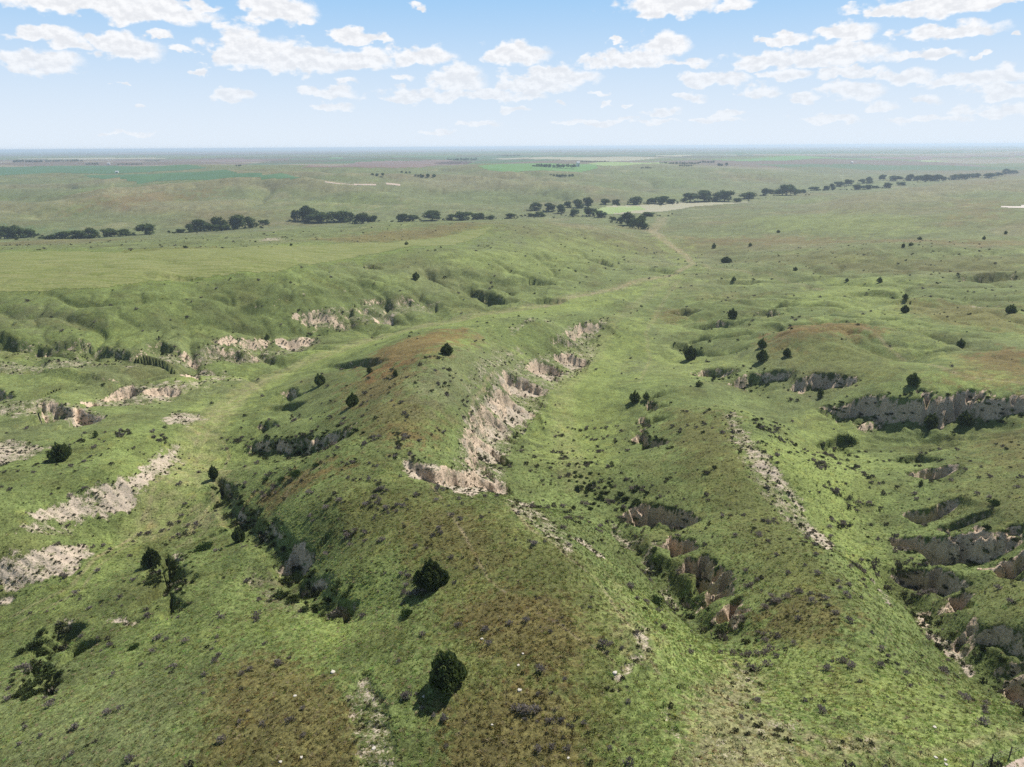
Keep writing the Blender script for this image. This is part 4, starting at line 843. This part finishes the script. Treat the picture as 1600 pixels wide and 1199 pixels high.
# ------------------------------------------------------------------ far tree rows, farm buildings
def row_mesh(L_, h, seed, n):
    r = np.random.default_rng(seed); k = max(3, int(L_ / (h * .8))); cs = np.linspace(-L_ / 2, L_ / 2, k) + r.uniform(-h, h, k) * .2; hs = h * r.uniform(.65, 1.1, k)
    idx = r.integers(0, k, n); N = r.normal(size=(n, 3)); N /= np.linalg.norm(N, axis=1, keepdims=True)
    P = np.stack([cs[idx], r.uniform(-h, h, n) * .3, hs[idx] * .5], 1) + N * np.stack([h * .55 + 0 * hs[idx], h * .5 + 0 * hs[idx], hs[idx] * .5], 1) * r.uniform(.6, 1, n)[:, None]
    v, f = leaves(P, N, r.uniform(.18, .34, n) * h, r); return mesh_from('tree_row', v, f, M_COTTON)
ROWS = [(25,62,254,4.5,'dark shelterbelt at the far left, left one of two'),(76,124,253,3.5,'long thin shelterbelt at the far left, right one of two'),(136,152,258,3.5,'short tree row left of the small white shed'),(186,219,258,3,'tree row above the dark crop strip'),(229,248,252.5,2.5,'tiny tree row on the far left plain'),(700,744,251,4.5,'dark block of trees on the plain left of centre'),(778,812,244.5,2.5,'thin tree row near the horizon'),(834,897,262,6,'tree row left of the white farm building'),(860,894,277,5,'tree row below the white farm building'),(583,597,275,5,'left tuft of trees in a far draw'),(628,640,271,4,'second tuft of trees in a far draw'),(650,657,276,4,'third tuft of trees in a far draw'),(660,678,277,6,'right tuft of trees in a far draw'),(1032,1090,257,4,'row of separate trees right of the pale crop strip'),(1062,1080,260.5,3.5,'short tree row in front of the separate trees'),(1094,1114,255,4,'pale tree row behind the separate trees'),(1122,1134,259.5,5,'round tree clump at the right end of the far rows'),(1002,1017,263.5,3,'small tree clump below the pale crop strip'),(908,950,253.5,2.5,'thin dark tree row behind the white farm building'),(370,376,260,3,'tiny tree on the far brown strip')]
for k, (u0, u1, v, h, lab) in enumerate(ROWS):
    x, y, z, mpp = at((u0 + u1) / 2, v); L_ = (u1 - u0) * mpp
    o = link('tree_row', row_mesh(L_, h * mpp, 300 + k, int(min(900, 120 + 12 * (u1 - u0)))), label=lab, kind='stuff'); o['category'] = 'tree row'
    o.location = (x, y, z); o.rotation_euler = (0, 0, -math.atan2(x, y) * .5)
def plain(name, c, rough=.7):
    k = NB(name); tc = k.N.new('ShaderNodeTexCoord'); n_ = k.noise(tc.outputs['Object'], 2.0, 4, .6)
    k.set(k.b.inputs['Base Color'], k.mix(k.rng(n_, .3, .7, 0, 1), tuple(q * .82 for q in c) + (1,), c + (1,))); k.b.inputs['Roughness'].default_value = rough; return k.m
M_WALL = plain('painted_boards', (.78, .77, .74)); M_ROOF = plain('metal_roof', (.55, .55, .56), .5); M_DOOR = plain('dark_door', (.12, .11, .10)); M_POST = plain('weathered_post', (.12, .09, .07)); M_STONE = plain('pale_limestone', (.52, .48, .41)); M_WIRE = plain('fence_wire', (.25, .24, .23), .5)
def boxvf(x0, x1, y0, y1, z0, z1):
    V = np.array([(x, y, z) for z in (z0, z1) for y in (y0, y1) for x in (x0, x1)], float)
    return V, np.array([(0, 2, 3, 1), (4, 5, 7, 6), (0, 1, 5, 4), (2, 6, 7, 3), (0, 4, 6, 2), (1, 3, 7, 5)])
def building(u, v, wpx, hpx, lab, tall=False):
    x, y, z, mpp = at(u, v); w, h = wpx * mpp, hpx * mpp
    o = link('farm_building', None, label=lab, cat='building'); o.location = (x, y, z); o.rotation_euler = (0, 0, .3)
    d = w * .8; wh = h * .72
    link('wall', mesh_from('wall', *boxvf(-w / 2, w / 2, -d / 2, d / 2, -1, wh), M_WALL), o)
    e = w * .06
    V = np.array([(-w/2-e, -d/2-e, wh-.1), (w/2+e, -d/2-e, wh-.1), (w/2+e, d/2+e, wh-.1), (-w/2-e, d/2+e, wh-.1), (-w/2-e, 0, h), (w/2+e, 0, h)])
    F = np.array([(0, 1, 5, 4), (2, 3, 4, 5), (0, 4, 3, 3), (1, 2, 5, 5), (0, 3, 2, 1)])
    me = bpy.data.meshes.new('roof'); me.from_pydata(V.tolist(), [], [(0,1,5,4),(2,3,4,5),(0,4,3),(1,2,5),(0,3,2,1)]); me.materials.append(M_ROOF); link('roof', me, o)
    link('door', mesh_from('door', *boxvf(-w * .15, w * .15, -d / 2 - .12, -d / 2 + .05, 0, wh * .6), M_DOOR), o)
building(903, 260.5, 4.5, 8, 'tall white farm building beside the green crop square')
building(183, 270.5, 4, 3, 'small white shed on the dark crop strip')
building(170, 257.5, 3.5, 3, 'tiny white shed beside the far tree row')
building(1331, 255.5, 3, 2.5, 'tiny pale farm shed far off on the right plain')

# ------------------------------------------------------------------ stones, fence
def stone_mesh(seed):
    r = np.random.default_rng(seed); V = []; F = []
    nu, nv = 9, 6
    for j in range(nv + 1):
        for i in range(nu):
            a = 2 * math.pi * i / nu; b = math.pi * j / nv
            d = np.array([math.sin(b) * math.cos(a), math.sin(b) * math.sin(a), math.cos(b)])
            q = .5 * (1 + .22 * math.sin(3 * d[0] + seed) * math.cos(4 * d[1] + 2 * seed) + (r.uniform(-.09, .09) if 0 < j < nv else 0))
            p = d * q; p[2] = max(-.25, min(p[2], .30 + .05 * d[0])); V.append(p)
    for j in range(nv):
        for i in range(nu): F.append((j * nu + i, (j + 1) * nu + i, (j + 1) * nu + (i + 1) % nu, j * nu + (i + 1) % nu))
    return mesh_from('stone', np.array(V), np.array(F), M_STONE)
ST = [stone_mesh(k) for k in range(4)]
for k, (u, v, w, lab) in enumerate([(812,1079,9,'largest pale stone on the brown hill, right of the biggest juniper'),(810,1040,6,'pale stone uphill of the largest stone on the brown hill'),(817,1022,5,'small pale stone above two others on the brown hill'),(961,1052,10,'pale stone on the trail at the right edge of the hill'),(662,1089,6,'small pale stone at the shadow tip of the biggest juniper'),(753,999,6,'pale stone in the brown grass above the biggest juniper'),(584,1170,9,'pale stone on the bare patch at the bottom'),(769,1133,5,'small stone in the brown grass near the bottom edge'),(888,1185,6,'pale stone at the bottom edge right of the brown grass'),(520,1051,10,'flat pale stone at the top of the lower left brown patch'),(461,1088,7,'pale stone in the middle of the lower left brown patch'),(471,1184,7,'pale stone at the bottom of the lower left brown patch'),(438,1191,7,'bottom left stone of the lower left brown patch'),(1460,1137,8,'pale stone alone on the lower right slope'),(1462,1184,7,'upper pale stone of a cluster by the dirt road'),(1477,1188,7,'right pale stone of a cluster by the dirt road'),(1478,1195,7,'lowest pale stone of a cluster by the dirt road')]):
    x, y, z, mpp = at(u, v); s_ = w * mpp * .85
    o = link('stone', ST[k % 4], label=lab, cat='stone', group='pale stones lying in the grass'); o.location = (x, y, z + .06 * s_); o.scale = (s_, s_ * .8, s_ * .7); o.rotation_euler = (0, 0, k * 1.3)
fr_ = link('fence', None, label='wire fence with dark wooden posts beside the dirt road', cat='fence')
fp = [at(*q) for q in ((1517,1206), (1548,1194), (1577,1183), (1612,1170))]
for (x, y, z, m_) in fp:
    v, f = tube([(0, 0, -.3), (.01, 0, .5), (0, .01, 1.02), (0, .01, 1.07)], [.055, .05, .05, .025], 8); v = v + np.array([x, y, z]); link('post', mesh_from('post', v, f, M_POST, True), fr_)
for hz in (.40, .68, .95):
    v, f = tube([(x, y, z + hz) for (x, y, z, m_) in fp], [.006] * 4, 4); link('wire', mesh_from('wire', v, f, M_WIRE), fr_)

# ------------------------------------------------------------------ sagebrush and grass
def instances(name, label, pts, scl, tint, proto, cat=None):
    me = bpy.data.meshes.new(name); me.vertices.add(len(pts)); me.vertices.foreach_set('co', pts.astype(np.float32).ravel())
    a = me.attributes.new('scl', 'FLOAT', 'POINT'); a.data.foreach_set('value', scl.astype(np.float32))
    a = me.attributes.new('rz', 'FLOAT', 'POINT'); a.data.foreach_set('value', rng.uniform(0, 6.28, len(pts)).astype(np.float32))
    a = me.attributes.new('tint', 'FLOAT_COLOR', 'POINT'); a.data.foreach_set('color', np.c_[tint, np.ones(len(pts))].astype(np.float32).ravel())
    o = link(name, me, label=label, kind='stuff')
    ng = bpy.data.node_groups.new(name + '_scatter', 'GeometryNodeTree')
    ng.interface.new_socket('Geometry', in_out='INPUT', socket_type='NodeSocketGeometry'); ng.interface.new_socket('Geometry', in_out='OUTPUT', socket_type='NodeSocketGeometry')
    N, L = ng.nodes, ng.links; gi = N.new('NodeGroupInput'); go = N.new('NodeGroupOutput')
    m2p = N.new('GeometryNodeMeshToPoints'); L.new(gi.outputs[0], m2p.inputs[0])
    iop = N.new('GeometryNodeInstanceOnPoints'); L.new(m2p.outputs[0], iop.inputs['Points'])
    oi = N.new('GeometryNodeObjectInfo'); oi.inputs['Object'].default_value = proto; oi.inputs['As Instance'].default_value = True; L.new(oi.outputs['Geometry'], iop.inputs['Instance'])
    def na(nm):
        n_ = N.new('GeometryNodeInputNamedAttribute'); n_.data_type = 'FLOAT'; n_.inputs[0].default_value = nm; return n_.outputs[0]
    L.new(na('scl'), iop.inputs['Scale']); cx = N.new('ShaderNodeCombineXYZ'); L.new(na('rz'), cx.inputs[2]); L.new(cx.outputs[0], iop.inputs['Rotation'])
    L.new(iop.outputs[0], go.inputs[0])
    md = o.modifiers.new('scatter', 'NODES'); md.node_group = ng
    return o
def scatter(n, r0, r1, power=2.0):
    """random points over the view side, even per square metre when power = 2"""
    q = rng.uniform(0, 1, n); r_ = (r0 ** power + q * (r1 ** power - r0 ** power)) ** (1 / power); a = rng.uniform(-.80, .80, n)
    return a, np.log(r_)
def fld(G, a, l): return look(G, a, l)
FIELDM = np.zeros(Z.shape, np.float32)
ij, m_ = mask([(-80,462),(-80,398),(200,395),(450,385),(620,378),(770,354),(760,366),(700,384),(560,402),(430,427),(300,440),(150,452)], .004, .004); FIELDM[ij] = m_
# sage thrives in drifts; thick on some slopes of the picture
SAGE = np.clip(.16 + .55 * sstep(.05, .5, fbm(GX, GY, 26, 3, 501, .6)) + .8 * SC_VEG * (1 - .6 * sstep(math.log(120), math.log(170), GL)), 0, 1).astype(np.float32)
for s_, pts in [(.75,[(460,790),(560,740),(640,760),(700,800),(650,830),(500,840)]),(.8,[(880,720),(960,725),(1020,775),(960,805),(890,770)]),(.75,[(1160,900),(1290,880),(1340,960),(1290,1020),(1180,1010)]),(.75,[(1240,700),(1320,690),(1370,780),(1390,850),(1330,850),(1270,780)]),(.5,[(1100,800),(1240,820),(1280,900),(1180,900)]),(.5,[(880,980),(960,960),(1010,1010),(940,1060)]),(.5,[(830,1080),(930,1060),(930,1199),(830,1199)]),(.45,[(330,960),(380,970),(370,1040),(300,1050)]),(.6,[(0,1130),(180,1150),(180,1199),(0,1199)]),(.5,[(960,640),(880,640),(860,720),(940,760)]),(.6,[(0,470),(140,480),(130,520),(0,515)]),(.5,[(1250,500),(1380,520),(1400,560),(1280,560)]),(.5,[(1340,340),(1250,355),(1300,365),(1380,355)])]:
    ij, m_ = mask(pts, .03, .03); SAGE[ij] = np.maximum(SAGE[ij], m_ * s_)
OPEN = np.zeros(Z.shape, np.float32)
for pts in [[(300,640),(420,585),(640,512),(960,460),(1060,432),(1075,445),(860,495),(560,548),(360,655),(330,730),(295,730)],[(560,920),(640,960),(650,1080),(560,1080),(420,1010),(480,985)],[(180,1060),(330,1050),(320,1150),(200,1150)],[(1020,1010),(1140,1020),(1180,1100),(1060,1150),(1000,1090)]]:
    ij, m_ = mask(pts, .02, .02); OPEN[ij] = np.maximum(OPEN[ij], m_)
SAGE *= (1 - .85 * OPEN) * (1 - FIELDM) * (1 - .6 * np.clip(BARE, 0, 1))
a, l = scatter(62000, 42, 170); b_ = scatter(42000, 170, 620, 1.4); a = np.r_[a, b_[0]]; l = np.r_[l, b_[1]]
clump = fbm(np.exp(l) * np.sin(a), np.exp(l) * np.cos(a), 4.5, 2, 511)
keep = rng.uniform(0, 1, len(a)) < fld(SAGE, a, l) * np.clip(.06 + 2.0 * clump, .02, 1)
a, l = a[keep], l[keep]; r_ = np.exp(l); X_, Y_ = r_ * np.sin(a), r_ * np.cos(a); Zs = fld(Z, a, l) + CAM_Z
size = (.26 + 1.05 * rng.uniform(0, 1, len(a)) ** 2.4) * (1 + .5 * sstep(170, 400, r_))
veg = fld(SC_VEG, a, l); size = size * (1 + .7 * veg)
grey = np.array([.235, .200, .170]); grn = np.array([.070, .082, .032])
g_ = np.clip(rng.uniform(-.2, 1.1, len(a)) + veg * .9, 0, 1)[:, None]; TINT = (grey * (1 - g_) + grn * g_) * rng.uniform(.75, 1.2, (len(a), 1))
# which of them show largest in the picture
rel = np.stack([X_, Y_, Zs - CAM_Z], 1); dep_ = rel @ cF; pu = FPX * (rel @ cR) / dep_ + PW / 2; pv = -FPX * (rel @ cU) / dep_ + PH / 2
inview = (veg < .25) & (pu > 8) & (pu < PW - 8) & (pv < PH - 8) & (dep_ > 0); show_ = np.where(inview, size / dep_, 0)
order = np.argsort(-show_)[:300]; single = np.zeros(len(a), bool); single[order] = True
SG = [shrub_mesh(160 + k, 110, M_SAGE, .8, .17, 'sagebrush') for k in range(5)]
MARKS = [(697,1050,'the biggest juniper'),(674,900,'the second biggest juniper'),(635,957,'the thicket between the big junipers'),(812,1079,'the largest pale stone'),(961,1052,'the stone on the hill trail'),(1026,940,'the thicket by the deep trench'),(1150,1000,'the near end of the deep trench'),(1040,800,'the far end of the deep trench'),(570,1140,'the bare patch at the bottom'),(520,1051,'the flat pale stone'),(450,1150,'the lower left brown patch'),(60,1060,'the dark bank at lower left'),(265,900,'the tall brushy bank at left'),(480,900,'the brushy left gully'),(320,858,'the thicket left of the brushy gully'),(1290,850,'the pale strip on the right spur'),(1200,720,'the top of the right spur'),(1450,840,'the biggest cut bank at right'),(1460,1137,'the lone stone at lower right'),(1440,950,'the pale fin of earth at right'),(1577,1182,'the fence posts'),(1300,1070,'the brown spot at lower right'),(1160,1080,'the straw coloured saddle'),(900,850,'the pale chip on the green flank'),(700,745,'the bare face behind the hill'),(1325,690,'the dark valley thicket'),(560,780,'the far brow of the foreground hill'),(870,930,'the brown crown of the hill'),(150,1150,'the sage patch in the lower left corner')]
buckets = {}
for k in order:
    m_ = min(MARKS, key=lambda q: math.hypot(q[0] - pu[k], q[1] - pv[k])); du, dv = pu[k] - m_[0], pv[k] - m_[1]
    side_ = ('left of' if du < 0 else 'right of') if abs(du) > abs(dv) else ('above' if dv < 0 else 'below')
    buckets.setdefault((m_[2], side_), []).append((math.hypot(du, dv), k))
for (mk, side_), lst in buckets.items():
    for i, (_, k) in enumerate(sorted(lst)):
        near = 'nearest' if i == 0 else (ORD[i] if i < 20 else 'farthest') + ' nearest'
        o = link('sagebrush', SG[k % 5], label=f'grey sagebrush clump, {near} {side_} {mk}', cat='shrub', group='sagebrush on the near slopes')
        o.location = (X_[k], Y_[k], Zs[k] - .04); o.scale = (size[k],) * 3; o.rotation_euler = (0, 0, k * .7)
proto_s = bpy.data.objects.new('sagebrush_source', shrub_mesh(170, 70, M_INST, .8, .23, 'sagebrush_source'))
rest = ~single
instances('sagebrush_cover', 'scattered grey sagebrush and weeds over the prairie slopes', np.stack([X_, Y_, Zs - .04], 1)[rest], size[rest], TINT[rest], proto_s)
# bunch grass
a, l = scatter(150000, 40, 200, 1.1); r_ = np.exp(l); X_, Y_ = r_ * np.sin(a), r_ * np.cos(a); Zs = fld(Z, a, l) + CAM_Z
bare_ = fld(BARE, a, l); scb = fld(SC_BARE, a, l)
keep = (rng.uniform(0, 1, len(a)) > sstep(70, 200, r_)) & (rng.uniform(0, 1, len(a)) > bare_ * .55) & (rng.uniform(0, 1, len(a)) > scb * .9)
alb_ = fld(ALB, a, l)
tint = alb_ * rng.uniform(.9, 1.9, (len(a), 1)) * (1 + rng.normal(0, .10, (len(a), 3)))
bf = np.clip((alb_[:, 0] / alb_[:, 1] - .90) / .22, 0, 1); q_ = rng.uniform(0, 1, len(a)); m1 = q_ < .30 * bf; tint[m1] = np.array([.045, .040, .016]) * rng.uniform(.7, 1.5, (m1.sum(), 1)); m1 = q_ > 1 - .10 * bf; tint[m1] = np.array([.30, .26, .11]) * rng.uniform(.7, 1.3, (m1.sum(), 1))
st = rng.uniform(0, 1, len(a)) < .06; tint[st] = C['straw'] * 1.1
dk = rng.uniform(0, 1, len(a)) < .10; tint[dk] *= .5
def tuft(seed, n_):
    r = np.random.default_rng(seed); th = r.uniform(0, 6.28, n_); q = r.uniform(0, .28, n_); P = np.stack([q * np.cos(th), q * np.sin(th), 0 * q], 1)
    d = np.stack([np.cos(th) * .7, np.sin(th) * .7, r.uniform(.25, .7, n_)], 1) * r.uniform(.35, .8, (n_, 1)) * .55; side = np.stack([-np.sin(th), np.cos(th), 0 * th], 1) * .075
    v = np.stack([P - side, P + side, P + d], 1).reshape(-1, 3); return mesh_from('grass_tuft_source', v, np.arange(3 * n_).reshape(n_, 3), M_TUFT)
proto_g = bpy.data.objects.new('grass_tuft_source', tuft(5, 16))
gs = rng.uniform(.25, .7, len(a))
instances('prairie_grass', 'short bunch grass covering the near hills', np.stack([X_, Y_, Zs - .02], 1)[keep], gs[keep], np.clip(tint[keep], .005, 1), proto_g)

# dark bunches standing on the bare slopes
a, l = scatter(60000, 50, 300, 1.2); bare_ = fld(BARE, a, l) + .35 * fld(SC_BARE, a, l)
kp = rng.uniform(0, 1, len(a)) < np.clip(bare_ * .9 - .12, 0, 1); a, l = a[kp], l[kp]; r_ = np.exp(l)
instances('bunch_weeds', 'dark bunches of weeds dotting the bare pale slopes', np.stack([r_ * np.sin(a), r_ * np.cos(a), fld(Z, a, l) + CAM_Z - .04], 1), rng.uniform(.25, .62, len(a)) * (1 + .5 * sstep(150, 300, r_)), np.array([.085, .085, .045]) * rng.uniform(.6, 1.5, (len(a), 1)), proto_s)
BR = []
BS = []
def brush(pts, n_, spread, sz=1.0):
    BS.append(np.full(n_, sz))
    P = np.array([at(*q)[:2] for q in pts]); seg = rng.integers(0, len(P) - 1, n_); t = rng.uniform(0, 1, n_)[:, None]
    BR.append(P[seg] * (1 - t) + P[seg + 1] * t + rng.normal(0, spread, (n_, 2)))
brush([(335,765),(370,790),(400,830),(445,870),(490,910),(540,945)], 90, .9); brush([(430,930),(480,945),(520,955)], 40, .8)
brush([(242,892),(250,912),(246,935)], 70, .9, .62); brush([(262,880),(276,900),(280,930)], 90, 1.2, .62)
brush([(28,1080),(55,1086),(80,1082)], 80, .7, .6); brush([(38,1062),(65,1068),(92,1064)], 90, .7, .6); brush([(58,1046),(80,1050)], 50, .6, .6); brush([(50,1015),(80,990)], 16, .6)
brush([(1000,860),(1060,915),(1120,975),(1150,1000)], 18, .8); brush([(985,812),(1040,815),(1080,815)], 12, .8); brush([(1420,870),(1500,865),(1580,845)], 16, 1.0); brush([(1430,925),(1480,915),(1510,930)], 12, .8); brush([(1500,1010),(1560,1040),(1600,1060)], 8, .9)
brush([(900,750),(950,770),(990,790)], 70, 2.4); brush([(400,697),(480,690),(555,682)], 60, 1.0); brush([(1090,592),(1180,600),(1300,605)], 60, 1.8); brush([(1300,640),(1400,645),(1580,640)], 70, 1.5); brush([(1060,548),(1078,550),(1100,556)], 30, 1.6); brush([(985,690),(1030,692)], 25, 1.2)
nb_ = sum(len(q) for q in BR)
for place, lst in CREEK:
    for (u, v, w, h) in lst:
        q = at(u, v, -91.5); BR.append(np.array([q[:2]]) + rng.normal(0, 1, (8, 2)) * np.array([w * q[3] * .8, 12])); BS.append(np.full(8, 3.2))
BR = np.concatenate(BR); ra = np.arctan2(BR[:, 0], BR[:, 1]); rl = np.log(np.hypot(BR[:, 0], BR[:, 1]))
proto_b = bpy.data.objects.new('brush_source', shrub_mesh(180, 260, M_INST, .85, .13, 'brush_source'))
instances('gully_brush', 'dark green brush crowding the gully banks and the creek', np.c_[BR, look(Z, ra, rl) + CAM_Z - .1], rng.uniform(.5, 1.5, len(BR)) * np.concatenate(BS), np.array([.056, .074, .027]) * rng.uniform(.5, 1.9, (len(BR), 1)), proto_b)

# ------------------------------------------------------------------ the air
def haze():
    me = mesh_from('haze', *boxvf(-72000, 72000, -72000, 72000, -60, CAM_Z + 6)); o = link('haze', me, label='thin summer haze over the whole prairie', kind='stuff')
    m = bpy.data.materials.new('haze_air'); m.use_nodes = True; nt = m.node_tree; nt.nodes.clear()
    out = nt.nodes.new('ShaderNodeOutputMaterial'); pv = nt.nodes.new('ShaderNodeVolumePrincipled')
    pv.inputs['Color'].default_value = (.70, .85, 1.0, 1); pv.inputs['Density'].default_value = HAZE; pv.inputs['Anisotropy'].default_value = 0.2
    nt.links.new(pv.outputs[0], out.inputs['Volume']); me.materials.append(m)
HAZE = 1.15e-4
haze()
